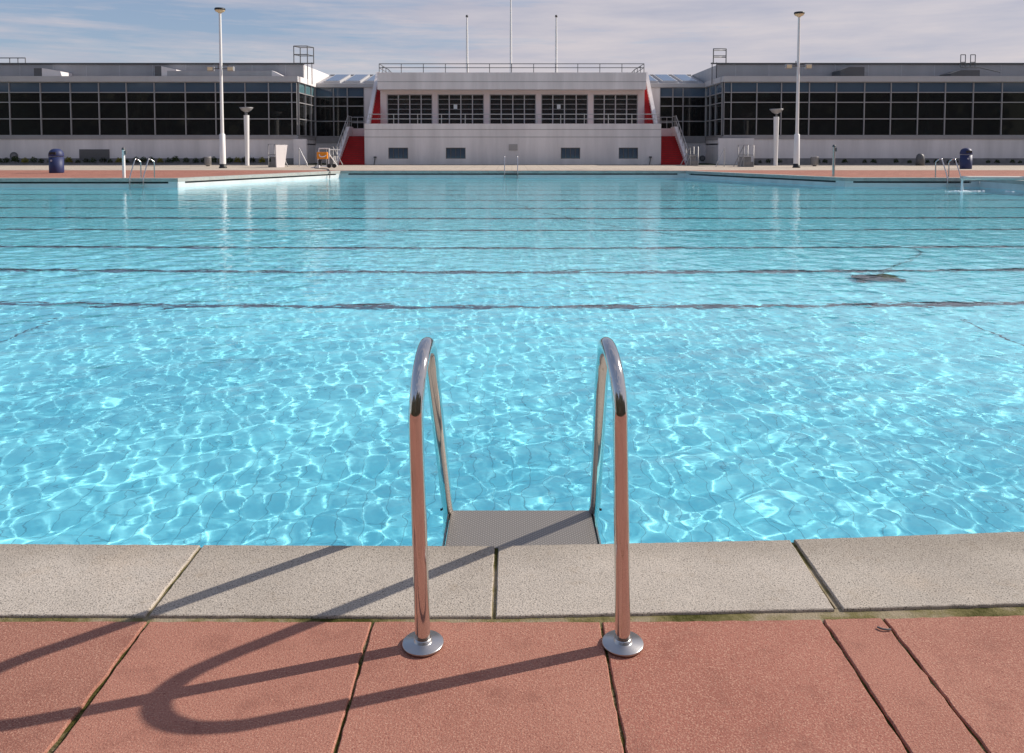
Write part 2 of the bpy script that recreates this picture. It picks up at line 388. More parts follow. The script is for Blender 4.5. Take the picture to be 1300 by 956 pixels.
# coping round the pool (all but the near side)
edge_faces = MB(); cop = MB(); slot = MB(); band = MB()
n = len(pool); slotd = inset(pool, -.16)
for i in range(1, n):
    a = Vector(pool[i]); b = Vector(pool[(i+1) % n]); ln = (b-a).length; e = (b-a)/ln; o = Vector((e.y, -e.x))
    oa, ob = Vector(cop_out[i]), Vector(cop_out[(i+1) % n])
    k = max(1, round(ln/.915))
    for q in range(k):
        g0 = a.lerp(b, q/k) + e*.004; g1 = a.lerp(b, (q+1)/k) - e*.004
        h0 = oa.lerp(ob, q/k) + e*.004; h1 = oa.lerp(ob, (q+1)/k) - e*.004
        zt = .006 + rnd.uniform(-.002, .002)
        cop.prism([tuple(g0), tuple(g1), tuple(h1), tuple(h0)], 'z', -.14, zt)
    # wall band below the slot, recessed slot and flat piers beside the corners
    def seg(mb, t0, t1, d0, d1, z0, z1):
        p0 = a + e*t0 + o*d0; p1 = a + e*t1 + o*d0; p2 = a + e*t1 + o*d1; p3 = a + e*t0 + o*d1
        mb.prism([tuple(p0), tuple(p1), tuple(p2), tuple(p3)], 'z', z0, z1)
    seg(band, -.02, ln+.02, .02, .3, ZF-.1, -.215)
    seg(band, -.02, ln+.02, .002, .02, -.41, -.235)
    slots = [] if i == 1 else [(.4, ln-.4)] if i not in (2, 3) else ([(.35, ln-.35)] if i == 2 else [(.5, ln*.97)])
    t = 0
    for s0, s1 in slots:
        seg(band, t, s0, .01, .3, -.2149, -.1401); t = s1
        seg(slot, s0, s1, .12, .3, -.2149, -.1401)
    seg(band, t, ln, .01, .3, -.2149, -.1401)
struct(cop, 'pool_coping', coping_far); struct(slot, 'pool_overflow_channel', mat('dark_channel', (.03, .045, .05), .5))
pw = struct(band, 'pool_wall', band_m)
mb = MB(); mb.box(-25, PX, 2.50, 2.56, ZF-.1, -.1); nw = struct(mb, 'pool_wall', tile)
# submerged lining is tile: a 1 cm facing below the water line
lin = MB()
for i in range(1, n):
    a = Vector(pool[i]); b = Vector(pool[(i+1) % n]); e = (b-a).normalized(); o = Vector((e.y, -e.x))
    p = [a+o*.018, b+o*.018, b-o*.006, a-o*.006]; lin.prism([tuple(q) for q in p], 'z', ZF-.05, -.412)
lw = struct(lin, 'pool_wall', tile)
mb = MB(); mb.quad((-25.5, 2.4, ZF), (20.3, 2.4, ZF), (20.3, 44, ZF), (-25.5, 44, ZF)); pf = struct(mb, 'pool_floor', tile)
mb = MB()
for y in (9.34, 11.64, 14.15, 16.93, 19.6, 22.66, 25.87, 28.8, 31.9, 35.1, 38.3, 41.2):
    wdt = .08 if y < 10 else .10 if y < 18 else .15
    x0, x1 = (-24.9, PX-.1)
    if y > 32: t = (y-32.5)/10.7; x0 = -13.6+4.3*t; x1 = 13.9-4.4*t
    mb.quad((x0, y-wdt, ZF+.004), (x1, y-wdt, ZF+.004), (x1, y+wdt, ZF+.004), (x0, y+wdt, ZF+.004))
for x in (-5.05, 4.95):
    mb.quad((x-.010, 2.6, ZF+.006), (x+.010, 2.6, ZF+.006), (x+.010, 8.6, ZF+.006), (x-.010, 8.6, ZF+.006))
ll = struct(mb, 'lane_lines', lane_m)

# water surface: a sum of ripples, finer mesh near the camera
rng = np.random.default_rng(11); WV = []
for i in range(84):
    lam = math.exp(rng.uniform(math.log(.095), math.log(.85)))
    th = rng.normal(R(100), R(62)) if i % 3 else rng.uniform(0, 6.283)
    WV.append((lam, th, rng.uniform(0, 6.283), lam**1.1*rng.uniform(.4, 1)))
def wz(X, Y):
    Z = X*0
    for lam, th, ph, a in WV:
        k = 2*math.pi/lam; cx, cy = k*math.cos(th), k*math.sin(th)
        Z = Z + a*np.sin(cx*X + cy*Y + ph + .8*np.sin(.31*cx*Y/k*2 + .23*X + ph))
    calm = 1.0/(1+((Y-2.5)/26.0)**1.5)             # the far water lies a little calmer
    gust = .88 + .22*np.sin(.35*X+.6)*np.sin(.28*Y+1.) + .24*np.sin(1.3*X+.5*Y+2.1*np.sin(.4*Y))*np.sin(1.1*Y-.3*X+.4)
    return ZW + .00170*Z*calm*gust
ys = [2.5]
while ys[-1] < 43.3: ys.append(ys[-1] + max(.016, .0040*ys[-1]))
xs = [0.]
while xs[-1] < 25.1: xs.append(xs[-1] + (.017 if xs[-1] < 3.6 else .017 + (xs[-1]-3.6)*.0075))
xs = np.array([-x for x in xs[:0:-1]] + xs)
X, Y = np.meshgrid(xs, np.array(ys))
def inpool(x, y):
    hx = np.where(y > 33.2, 14.2-(y-33.2)*.44+.6, 25.1); return (np.abs(x) < hx) & (x < PX+.1)
water = sheet('water', X, Y, wz(X, Y), water_m, inpool)
water.cycles.is_caustics_caster = True
for o in (pf, nw, lw, ll, pw): o.cycles.is_caustics_receiver = True

# ------------------------------------------------------------ near coping and paving stones
def jit(p, q, amp, step=.025):
    n = max(2, int((Vector(q)-Vector(p)).length/step)); out = []
    for i in range(n):
        v = Vector(p).lerp(Vector(q), i/n); d = (Vector(q)-Vector(p)).normalized(); nn = Vector((-d.y, d.x))
        if i: v += nn*rnd.gauss(0, amp)
        out.append(tuple(v))
    return out
def stone(mb, corners, z0, z1, amp):
    poly = []
    for i in range(4): poly += jit(corners[i], corners[(i+1) % 4], amp)
    c = Vector((sum(p[0] for p in poly)/len(poly), sum(p[1] for p in poly)/len(poly)))
    def shrink(d):
        out = []
        for p in poly:
            q = Vector(p)
            sx = 1 - d/max(.02, abs(corners[1][0]-corners[0][0])/2); sy = 1 - d/max(.02, abs(corners[3][1]-corners[0][1])/2)
            out.append((c.x+(q.x-c.x)*sx, c.y+(q.y-c.y)*sy))
        return out
    rings = [(poly, z0), (poly, z1-.006), (shrink(.0008), z1-.002), (shrink(.003), z1)]
    nn = len(poly); vs = []; fs = []
    for pl, z in rings: vs += [(x, y, z) for x, y in pl]
    for r in range(3):
        for k in range(nn): fs.append((r*nn+k, r*nn+(k+1) % nn, (r+1)*nn+(k+1) % nn, (r+1)*nn+k))
    fs.append(tuple(range(3*nn, 4*nn))); mb.add(vs, fs)
def interp(tab, x):
    if x <= tab[0][0]: return tab[0][1]
    for (a, b), (c, d) in zip(tab, tab[1:]):
        if x <= c: return b + (d-b)*(x-a)/(c-a)
    return tab[-1][1]
inner = [(-2.2, 2.43), (-1.62, 2.425), (-.976, 2.417), (-.049, 2.411), (.892, 2.449), (1.82, 2.512), (2.8, 2.52)]
outer = [(-2.2, 2.045), (-1.4, 2.045), (-.05, 2.038), (.38, 2.045), (.892, 2.071), (1.82, 2.115), (2.8, 2.12)]
mb = MB()
cj = [-.049+.93*k for k in range(-21, 0)] + [-.049, .892] + [.892+.93*k for k in range(1, 21)]
cj[20] = -.976
for a, b in zip(cj, cj[1:]):
    g = .0055; sk_ = {-.049: -.001, -.976: .008}.get(a, 0)
    if a == -.049: bo = -.013
    else: bo = 0
    mb.mat(copings[rnd.choice((0, 1, 2))]); stone(mb, [(a+g, interp(outer, a)), (b-g+bo, interp(outer, b)), (b-g, interp(inner, b)), (a+g, interp(inner, a))], -.12, .004+rnd.uniform(-.0015, .0015), .0007)
struct(mb, 'pool_coping', coping_m)
mb = MB(); pj = [-.962-.6*k for k in range(30, 0, -1)] + [-.962, -.368, .235, .825, .987] + [.987+.6*k for k in range(1, 31)]
for r in range(4):
    y1 = 2.021 - .604*r; y0 = y1-.592; sh = .0 if r == 0 else .3*(r % 2)+.07*r
    for a, b in zip(pj, pj[1:]):
        if abs(a) > 6: continue
        dy = lambda x: (max(0, x-.5)*.034 if r == 0 else 0)
        g = .0034
        t = .007 if r == 0 and a == -.962 else 0
        mb.mat(terras[rnd.choice((0, 1, 2, 3))]); stone(mb, [(a+g+sh+t*1.6, y0), (b-g+sh, y0), (b-g+sh, y1+dy(b)), (a+g+sh, y1+dy(a))], -.05, rnd.uniform(-.002, .002), .0012)
struct(mb, 'paving', terra)
mb = MB(); mb.box(-6.6, 6.6, -.41, 2.2, -.05, -.0065); struct(mb, 'path_bedding', moss)
mb = MB(); xsj = [-7+.25*k for k in range(57)]
for a, b in zip(xsj, xsj[1:]):
    mb.add([(a, interp(outer, a)-.045, -.0055), (b, interp(outer, b)-.045, -.0055), (b, interp(outer, b)+.012, -.004), (a, interp(outer, a)+.012, -.004)], [(0, 1, 2, 3)])
for x in cj:
    if abs(x) < 7: mb.box(x-.01, x+.01, interp(outer, x)+.013, interp(inner, x)-.004, -.1, -.0035)
struct(mb, 'joint_mortar', mortar)

# ------------------------------------------------------------ the near ladder
def smooth(pts, n=8):
    out = []
    P_ = [Vector(p) for p in pts]
    for i in range(len(P_)-1):
        p0, p1, p2, p3 = P_[max(i-1, 0)], P_[i], P_[i+1], P_[min(i+2, len(P_)-1)]
        for k in range(n):
            t = k/n; out.append(.5*((2*p1)+(-p0+p2)*t+(2*p0-5*p1+4*p2-p3)*t*t+(-p0+3*p1-3*p2+p3)*t**3))
    out.append(P_[-1]); return out
lad = empty('pool_ladder', (.027, 1.92, 0), 'polished steel pool ladder with two tall looped handrails in the foreground', 'pool ladder')
def rail(X0, X1, X2, X3, X4):
    pts = [(X0, 1.921, .004), (X0+(X1-X0)*.5, 1.923, .28), (X1, 1.927, .54), (X1, 1.935, .605), (X1*.7+X2*.3, 1.966, .668), (X1*.3+X2*.7, 2.02, .711),
           (X2, 2.085, .724), (X2, 2.148, .703), (X3, 2.198, .655), (X3, 2.245, .585), (X3*.5+X4*.5, 2.44, .315), (X4, 2.635, .045), (X4, 2.69, -.035), (X4, 2.712, -.10), (X4, 2.715, -.5), (X4, 2.715, -1.25)]
    b = MB(); b.tube(smooth(pts), .0192, 28); return b.build('handrail', chrome, lad, off=(X0, 1.921, 0))
for Xs in ((-.224, -.2385, -.229, -.228, -.223), (.279, .270, .255, .259, .285)):
    h = rail(*Xs)
    f = MB(); f.lathe((Xs[0], 1.921, 0), [(.0, .0045), (.052, .004), (.052, .0075), (.0505, .009), (.024, .0105), (.0222, .012), (.0215, .019), (.0195, .0205)], 48)
    f.build('flange', flangem, h, off=(Xs[0], 1.921, 0))
def tread(y0, y1, z):
    t = MB(); t.box(-.213, .276, y0, y1, z-.035, z); return t.build('tread', tread_m, lad, off=(.03, (y0+y1)/2, z), bevel=.004)
tread(2.428, 2.688, -.012)
for z in (-.62, -.9): tread(2.60, 2.69, z)
for sx, X in ((-1, -.223), (1, .285)):
    t = MB(); t.box(X-sx*.004-.003, X-sx*.004+.003, 2.43, 2.69, -.06, -.008); t.build('side_plate', chrome, lad, off=(X, 2.55, 0))
    t = MB(); t.tube([(X+sx*.018, 2.655, .005), (X+sx*.024, 2.655, .005)], .004, 10); t.build('bolt', blackm, lad, off=(X, 2.65, 0))

# ------------------------------------------------------------ far ladders
def far_ladder(lx, ly, label, dx=0., w_=.28):
    o = empty('pool_ladder', (lx, ly, 0), label, 'pool ladder', 'ladders on the far side of the pool')
    for s in (-1, 1):
        x = lx+s*w_; b = MB()
        b.tube(smooth([(x, ly+.42, 0), (x, ly+.42, .45), (x, ly+.41, .66), (x+dx*.4, ly+.34, .77), (x+dx*.5, ly+.22, .79), (x+dx*.55, ly+.14, .72), (x+dx, ly-.06, .1), (x+dx, ly-.12, -.2), (x+dx, ly-.12, -1.1)], 5), .024, 10)
        b.build('handrail', chromepipe, o, off=(x, ly, 0))
    for z in (-.22, -.46):
        b = MB(); b.box(lx+dx-w_, lx+dx+w_, ly-.16, ly-.06, z-.03, z); b.build('step', chromepipe, o, off=(lx, ly, z))
far_ladder(-15.23, 32.5, 'steel pool ladder beyond the left end of the pool, next to a white post', -.22)
far_ladder(-.05, 43.2, 'steel pool ladder at the middle of the far pool edge before the white building', 0, .36)
far_ladder(18.2, 32.9, 'steel pool ladder at the right corner of the pool, beside the water spout', .22)

# ------------------------------------------------------------ pavilion (white two-storey building)
BX, BY = 11.14, 59.6
FPX = lambda px, Yd: (px-650)*Yd/1000*1.0
th = R(3)
def zat(py, Yd):
    v = (py-240.4)/1000; return 1.25 + (-math.sin(th)-v*math.cos(th))/(math.cos(th)-v*math.sin(th))*Yd
def xat(px, py, Yd):
    v = (py-240.4)/1000; return (px-650)/1000*Yd/(math.cos(th)-v*math.sin(th))
bld = empty('pavilion', (0, BY, 0), 'white two storey pavilion with terrace, five large windows and red side stairs', 'building')
zT = zat(157, BY)
wall = MB(); low = [(493, 518), (566, 591), (712, 736.5), (785.5, 810)]
zl0, zl1 = zat(201.5, BY), zat(187.5, BY)
xe = [-BX] + [q for a, b in low for q in (xat(a, 195, BY), xat(b, 195, BY))] + [BX+.12]
BXR = xe[-1]
for k in range(0, len(xe), 2): wall.box(xe[k], xe[k+1], BY, BY+.35, 0, zT)
for k in range(1, len(xe)-1, 2):
    wall.box(xe[k], xe[k+1], BY, BY+.35, 0, zl0); wall.box(xe[k], xe[k+1], BY, BY+.35, zl1, zT)
wall.box(-BX, -BX+.3, BY+.35, 64.5, 0, zT-.003); wall.box(BXR-.3, BXR, BY+.35, 64.5, 0, zT-.003)
wall.build('terrace_wall', white, bld, off=(0, BY, 0))
t = MB(); t.box(-BX-.0, BXR, BY-.012, BY, zat(174.3, BY), zat(173.6, BY)); t.box(-BX, BXR, BY-.012, BY, zat(164.6, BY), zat(164.0, BY)); t.build('string_course', sillm, bld, off=(0, BY, 2))
for a, b in low:
    x0, x1 = xat(a, 195, BY), xat(b, 195, BY)
    f = MB(); f.box(x0, x1, BY+.08, BY+.12, zl0, zl0+.06); f.box(x0, x1, BY+.08, BY+.12, zl1-.06, zl1); f.box(x0, x0+.06, BY+.08, BY+.12, zl0+.06, zl1-.06); f.box(x1-.06, x1, BY+.08, BY+.12, zl0+.06, zl1-.06)
    for q in (1, 2, 3): f.box(x0+(x1-x0)*q/4-.02, x0+(x1-x0)*q/4+.02, BY+.085, BY+.115, zl0+.06, zl1-.06)
    wn = f.build('window', louvre, bld, off=((x0+x1)/2, BY, zl0))
    g = MB(); g.box(x0+.05, x1-.05, BY+.13, BY+.14, zl0+.05, zl1-.05); g.build('pane', glass_top, wn, off=((x0+x1)/2, BY, zl0))
t = MB(); x0 = xat(646, 187, BY); x1 = xat(657, 187, BY); t.box(x0, x1, BY-.04, BY, zat(191, BY), zat(183, BY)); t.build('wall_plaque', mat('grey_plaque', (.40, .37, .36), .6), bld, off=(0, BY, 1))
for px in (476.5, 825.5):
    x = xat(px, 204, BY); t = MB(); t.tube([(x-.08, BY-.12, 0), (x-.03, BY-.12, .3), (x, BY-.1, .55)], .035, 8); t.box(x-.09, x+.09, BY-.2, BY-.02, .5, .62); t.build('standpipe', darktrim, bld, off=(x, BY, 0))
# terrace slab and upper storey
t = MB(); t.box(-BX+.3, BXR-.3, BY+.35, 64.4, zT-.85, zT-.62); t.build('terrace_floor', white, bld, off=(0, 61, zT))
UY = 62.0; FY = 61.0
fx0, fx1 = xat(479, 100, FY), xat(820.5, 100, FY)
zf1, zf0 = zat(92, FY), zat(113.5, FY)
t = MB(); t.box(fx0, fx1, FY, 71, zf0, zf1); t.build('roof_fascia', white, bld, off=(0, FY, zf0))
t = MB(); t.box(fx0-.0, fx1, FY-.01, FY, zat(104, FY), zat(103.4, FY)); t.build('fascia_joint', sillm, bld, off=(0, FY, zf0))
wins = [(491, 549), (555.5, 614.5), (621.5, 680.5), (687, 746.5), (753, 810)]
uz0, uz1 = zat(157.5, UY)-.25, zat(119.5, UY)
ub = MB(); xe = [xat(483, 140, UY)] + [q for a, b in wins for q in (xat(a, 140, UY), xat(b, 140, UY))] + [xat(818, 140, UY)]
for k in range(0, len(xe), 2): ub.box(xe[k], xe[k+1], UY, UY+.35, zT-.6, zf0-.002)
for k in range(1, len(xe)-1, 2):
    ub.box(xe[k], xe[k+1], UY, UY+.35, uz1, zf0-.002); ub.box(xe[k], xe[k+1], UY, UY+.35, zT-.6, uz0)
ub.box(xe[0], xe[0]+.3, UY+.351, 71, zT-.6, zf0-.002); ub.box(xe[-1]-.3, xe[-1], UY+.351, 71, zT-.6, zf0-.002)
ub.box(xe[0]+.3, xe[-1]-.3, 70.6, 71, zT-.6, zf0-.002)
ub.build('upper_wall', pinkpaint, bld, off=(0, UY, zT))
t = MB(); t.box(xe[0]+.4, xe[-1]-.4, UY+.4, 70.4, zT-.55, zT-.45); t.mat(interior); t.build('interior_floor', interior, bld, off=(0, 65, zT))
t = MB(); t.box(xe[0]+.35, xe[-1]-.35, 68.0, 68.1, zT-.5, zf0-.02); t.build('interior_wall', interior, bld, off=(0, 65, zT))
for i, (a, b) in enumerate(wins):
    x0, x1 = xat(a, 140, UY), xat(b, 140, UY); f = MB(); y0, y1 = UY+.10, UY+.17
    f.box(x0, x0+.07, y0, y1, uz0, uz1); f.box(x1-.07, x1, y0, y1, uz0, uz1); f.box(x0+.07, x1-.07, y0, y1, uz1-.07, uz1); f.box(x0+.07, x1-.07, y0, y1, uz0, uz0+.07)
    for q in (1, 2, 3):
        x = x0+(x1-x0)*q/4; f.box(x-.045, x+.045, y0+.001, y1-.001, uz0+.07, uz1-.07)
    for q in range(1, 6):
        z = uz0+.25+(uz1-uz0-.25)*q/6; f.box(x0+.07, x1-.07, y0+.02, y1-.02, z-.017, z+.017)
    wn = f.build('window', metalframe, bld, off=((x0+x1)/2, UY, uz0))
    g = MB(); g.box(x0+.05, x1-.05, UY+.19, UY+.2, uz0+.03, uz1-.03); g.build('pane', glass_up, wn, off=((x0+x1)/2, UY, uz0))
    if i in (1, 3):
        xx_ = xat(578 if i == 1 else 709.5, 133, UY); p = MB(); p.box(xx_-.14, xx_+.14, UY+.175, UY+.18, zat(138, UY), zat(132, UY)); p.build('notice', paper, wn, off=(xx_, UY, uz0))
# furniture glimpsed inside
for xf, c in ((-7.5, red), (2.6, red), (6.4, interior)):
    t = MB(); t.box(xf-.5, xf+.5, 64.2, 64.8, zT-.45, zT+.3); t.build('counter', c, bld, off=(xf, 64.5, zT))
# terrace railing
rl = MB(); zr1 = zat(145, BY+.1); zr2 = zat(151, BY+.1)
xl, xr = xat(463, 150, BY), xat(838, 150, BY)
for z in (zr1, zr2): rl.tube([(xl, BY+.12, z), (xr, BY+.12, z)], .032, 8)
for px in [469, 499.5+0, 530, 560.3, 590.5, 621, 651.5, 682, 712, 742, 772.5, 802.5, 832]:
    x = xat(px, 150, BY); rl.tube([(x, BY+.12, zT), (x, BY+.12, zr1)], .03, 8)
rl.build('terrace_railing', steelbar, bld, off=(0, BY, zT))
# roof railing
rl = MB(); zr1 = zat(81, FY+.15); zr2 = zat(86, FY+.15); rx0, rx1 = xat(481, 85, FY), xat(818, 85, FY)
for z in (zr1, zr2): rl.tube([(rx0, FY+.15, z), (rx1, FY+.15, z)], .03, 8); rl.tube([(rx0, FY+.15, z), (rx0, 66, z)], .03, 8); rl.tube([(rx1, FY+.15, z), (rx1, 66, z)], .03, 8)
for k in range(13):
    x = rx0+(rx1-rx0)*k/12; rl.tube([(x, FY+.15, zf1-.01), (x, FY+.15, zr1)], .028, 8)
for x in (rx0, rx1):
    for yy in (62.8, 64.4, 66): rl.tube([(x, yy, zf1-.01), (x, yy, zr1)], .028, 8)
    sg = 1 if x < 0 else -1
    rl.tube([(x+.9*sg, 62.0, zf1), (x+.55*sg, 62.0, zf1+.35), (x+.1*sg, 62.0, zf1+.55)], .028, 8)
rl.build('roof_railing', greysteel, bld, off=(0, FY, zf1))
# side stairs
def stairs(s):
    ox = -13.05 if s < 0 else 13.05; ix = -BX if s < 0 else BXR
    z_land = zat(173, 63.4); nst = 14; y0, y1 = BY-.15, 63.4
    prof = [(y0, 0)]
    for k in range(nst):
        zk = z_land*(k+1)/nst; prof += [(y0+(y1-y0)*k/nst, zk), (y0+(y1-y0)*(k+1)/nst, zk)]
    prof += [(64.6, z_land), (64.6, 0)]
    st = MB(); st.mat(red).prism(prof, 'x', min(ox, ix), max(ox, ix)); st.mat(step_shade)
    for k in range(nst): st.box(min(ox, ix)+.01, max(ox, ix)-.01, y0+(y1-y0)*k/nst-.012, y0+(y1-y0)*k/nst+.05, z_land*(k+1)/nst-.035, z_land*(k+1)/nst+.004)
    o = st.build('staircase', red, bld, off=((ox+ix)/2, y0, 0))
    lw = MB(); lw.box(min(ox, ix), max(ox, ix), 64.6, 64.9, z_land-.1, z_land+.66); lw.build('landing_wall', pinkpaint, o, off=(ox, 64.6, z_land))
    sp = MB(); a, b = sorted((ox, ox+.28*s)); top = z_land+.78
    prof = [(y0-.25, 0), (y0-.25, .25), (y1+.1, top), (64.9, top), (64.9, 0)]
    sp.prism(prof, 'x', a, b); sp.build('stringer', white, o, off=(ox, y0, 0))
    h = MB(); xh = ox+.14*s
    for dz in (.52, .95):
        h.tube([(xh, y0-.5, .2+dz), (xh, y0-.2, .28+dz), (xh, y1+.1, top+dz-.1), (xh, 64.9, top+dz-.1)], .03, 8)
    for k in range(6):
        t = k/5; yy = y0-.1+(y1-y0+.2)*t; zb = .25+(top-.25)*t; h.tube([(xh, yy, zb), (xh, yy, zb+.9)], .026, 8)
    for yy in (64.0, 64.8): h.tube([(xh, yy, top), (xh, yy, top+.85)], .026, 8)
    # rail running back to the terrace
    for dz in (.35, .80): h.tube([(xh, 64.85, top+dz), (ix, 64.85, top+dz)], .028, 8)
    for q in (.25, .5, .75, 1): h.tube([(xh+(ix-xh)*q, 64.85, top-.1), (xh+(ix-xh)*q, 64.85, top+.8)], .024, 8)
    h.build('handrail', steelbar, o, off=(xh, y0, 0))
    # upper flight to the roof, hugging the upper storey
    ux0 = xat(483, 140, UY) if s < 0 else xat(818, 140, UY); ux1 = -11.0 if s < 0 else 11.0
    y2, y3 = BY+.5, 64.6; zb0, zb1 = zT-.4, zf1-.15; prof = [(y2, zb0-.3)]
    for k in range(18):
        zk = zb0+(zb1-zb0)*(k+1)/18; prof += [(y2+(y3-y2)*k/18, zk), (y2+(y3-y2)*(k+1)/18, zk)]
    prof += [(y3+.6, zb1), (y3+.6, zb0-.3)]
    u = MB(); u.prism(prof, 'x', min(ux0, ux1-.2*s), max(ux0, ux1-.2*s)); o2 = u.build('upper_staircase', red, bld, off=(ux0, y2, zT))
    v_ = MB(); a, b = sorted((ux1-.198*s, ux1+.08*s)); v_.prism([(y2, zb0-.2), (y2, zb0+.5), (y3, zb1+.55), (y3+.6, zb1+.55), (y3+.6, zb0-.2)], 'x', a, b)
    v_.build('upper_stringer', white, o2, off=(ux1, y2, zT))
stairs(-1); stairs(1)

# flagpoles on its roof
for px, pt, lab in ((593, 22, 'shorter left flagpole on the pavilion roof'), (648.5, -2, 'tallest flagpole, in the middle of the pavilion roof'), (706, 22, 'shorter right flagpole on the pavilion roof')):
    Yp = 62.3; x = xat(px, 80, Yp); zt = zat(pt, Yp); o = empty('flagpole', (x, Yp, zf1), 'thin white '+lab, 'flagpole', 'flagpoles on the pavilion roof')
    b = MB(); b.tube([(x, Yp, zf1), (x, Yp, zf1+3), (x, Yp, zt)], [.095, .085, .055], 10); b.build('pole', polewhite, o, off=(x, Yp, zf1))
    b = MB(); b.lathe((x, Yp, zt), [(.0, .2), (.08, .17), (.11, .09), (.08, .0), (.0, -.02)], 12); b.build('finial', darktrim, o, off=(x, Yp, zt))

# ------------------------------------------------------------ glazed wings
WY = 60.0; LY = 65.4
zg = [zat(172, WY), zat(151, WY), zat(130, WY), zat(117.4, WY), zat(104.4, WY)]
def bay(parent, p0, p1, gtop, name='window', first=True, last=True, extra=()):
    """one glazed bay between two ground points p0, p1 (outside on the right-hand side of p0->p1 facing -normal)"""
    a, b = Vector(p0), Vector(p1); e = (b-a).normalized(); nrm = Vector((e.y, -e.x))
    def bar(mb, t0, t1, z0, z1, d0, d1):
        q = [a+e*t0+nrm*d0, a+e*t1+nrm*d0, a+e*t1+nrm*d1, a+e*t0+nrm*d1]; mb.prism([tuple(k) for k in q], 'z', z0, z1)
    ln = (b-a).length; f = MB(); mw = .032
    bar(f, 0, mw, zg[0], zg[4], 0, .12); bar(f, ln-mw, ln, zg[0], zg[4], 0, .12)
    for z in zg: bar(f, mw, ln-mw, z-.035, z+.035, .02, .10)
    for t in extra: bar(f, ln*t-.03, ln*t+.03, zg[0]+.046, zg[4]-.046, .0, .05)
    o = f.build(name, mullion, parent, off=((a.x+b.x)/2, (a.y+b.y)/2, zg[0]))
    g = MB(); bar(g, .01, ln-.01, zg[0], zg[3]-.01, .0, .012); g.build('pane', glass, o, off=((a.x+b.x)/2, (a.y+b.y)/2, zg[0]))
    g = MB(); bar(g, .01, ln-.01, zg[3]+.01, zg[4], .0, .012); g.build('clerestory_pane', gtop, o, off=((a.x+b.x)/2, (a.y+b.y)/2, zg[3]))
def wing(s, pxs, corner_px, lab):
    xc = xat(corner_px, 140, WY); W = empty('glazed_wing', (xc+s*12, WY, 0), lab, 'building')
    xo = s*52.
    xs_ = [xat(p, 118, WY) for p in pxs]
    step = 2.12
    last = xs_[-1]
    while abs(last) < 50: last += s*step; xs_.append(last)
    xs_ = [xc] + xs_
    for i in range(len(xs_)-1):
        a, b = xs_[i], xs_[i+1]; a, b = min(a, b), max(a, b)
        ex = ()
        bay(W, (a, WY), (b, WY), glass_top, extra=ex)
    # returning side of the wing and the recessed link
    yy = [WY+.15, 62.1, 63.9, LY-.15]
    for k in range(3):
        p, q = (xc, yy[k]), (xc, yy[k+1])
        if s < 0: bay(W, p, q, glass_side)
        else: bay(W, q, p, glass_top)
    xin = s*12.2; ls = [xc, xc+(xin-xc)*.38, xc+(xin-xc)*.66, xin] if s < 0 else [xc, xc+(xin-xc)*.50, xc+(xin-xc)*.72, xin]
    for k in range(3):
        a, b = sorted((ls[k], ls[k+1])); bay(W, (a+.01, LY), (b-.01, LY), glass_top)
    t = MB(); a, b = sorted((xin, s*11.02)); t.box(a, b, LY-.1, LY+.3, 0, zg[4]+.25); t.build('link_pier', white2, W, off=(xin, LY, 0))
    t = MB(); t.box(xc-.1, xc+.1, LY-.2, LY-.03, zg[0], zg[4]); t.build('corner_post', cladding, W, off=(xc, LY, zg[0]))
    # plinth, sill band, skirting
    zp = zg[0]-.28
    t = MB(); a, b = sorted((xc, xo)); t.box(a, b, WY-.1, WY+.2, .48, zp)
    a2, b2 = sorted((xc-s*.0, xc+s*.3)); t.box(a2, b2, WY+.2, LY+.2, 0, zp-.002); a, b = sorted((xc, xin)); t.box(a, b, LY-.02, LY+.2, 0, zp-.25)
    if s < 0: t.box(xc-.2, xc+.75, WY-.5, WY-.101, 0, zp+.0)
    t.build('plinth_wall', white2, W, off=(xc, WY, 0))
    t = MB(); a, b = sorted((xc-s*.06, xo)); t.box(a, b, WY-.16, WY+.1, zp+.001, zg[0]-.03); a, b = sorted((xc-s*.03, xin)); t.box(a, b, LY-.08, LY+.1, zp-.25, zg[0]-.03)
    a, b = sorted((xc-s*.06, xc+s*.1)); t.box(a, b, WY+.1, LY-.08, zp+.001, zg[0]-.03)
    t.build('sill', sillm, W, off=(xc, WY, zp))
    t = MB(); a, b = sorted((xc+s*.0, xo)); t.box(a, b, WY-.14, WY+.2, 0, .479); t.build('skirting', skirt, W, off=(xc, WY, 0))
    # fascia
    ztop = zat(97, WY)
    t = MB(); a, b = sorted((xc-s*.12, xo)); t.box(a, b, WY-.28, WY+.3, zg[4]+.02, ztop); t.build('fascia', fascia_m, W, off=(xc, WY, ztop))
    t = MB(); a, b = sorted((xc-s*.18, xc-s*.02)); t.box(a, b, WY+.301, LY-.2, zg[4]+.02, ztop); t.build('fascia', white if s < 0 else fascia_m, W, off=(xc, WY, ztop))  # sunlight put into the colour: white on the lit return, grey on the shaded
    t = MB(); a, b = sorted((xc-s*.19, s*10.7)); t.box(a, b, LY-.25, LY+.2, zg[4]+.02, ztop-.1); t.build('fascia', fascia_m, W, off=(xin, LY, ztop))
    # flat roof behind fascia, upper setback wall
    UYY = 62.2; zu = zat(82, UYY); xu = xc+s*.1
    t = MB(); a, b = sorted((xc, xo)); t.box(a, b, WY+.3, UYY, ztop-.3, ztop-.1); a, b = sorted((xc, xo)); t.box(a, b, WY+.2, UYY, zg[4]+.03, zg[4]+.1); t.build('roof', roofm, W, off=(xc, WY, ztop))
    t = MB(); a, b = sorted((xu, xo)); t.box(a, b, UYY, 74, ztop-.3, zu); t.build('upper_wall', white2 if s < 0 else cladding, W, off=(xu, UYY, ztop)) if False else None
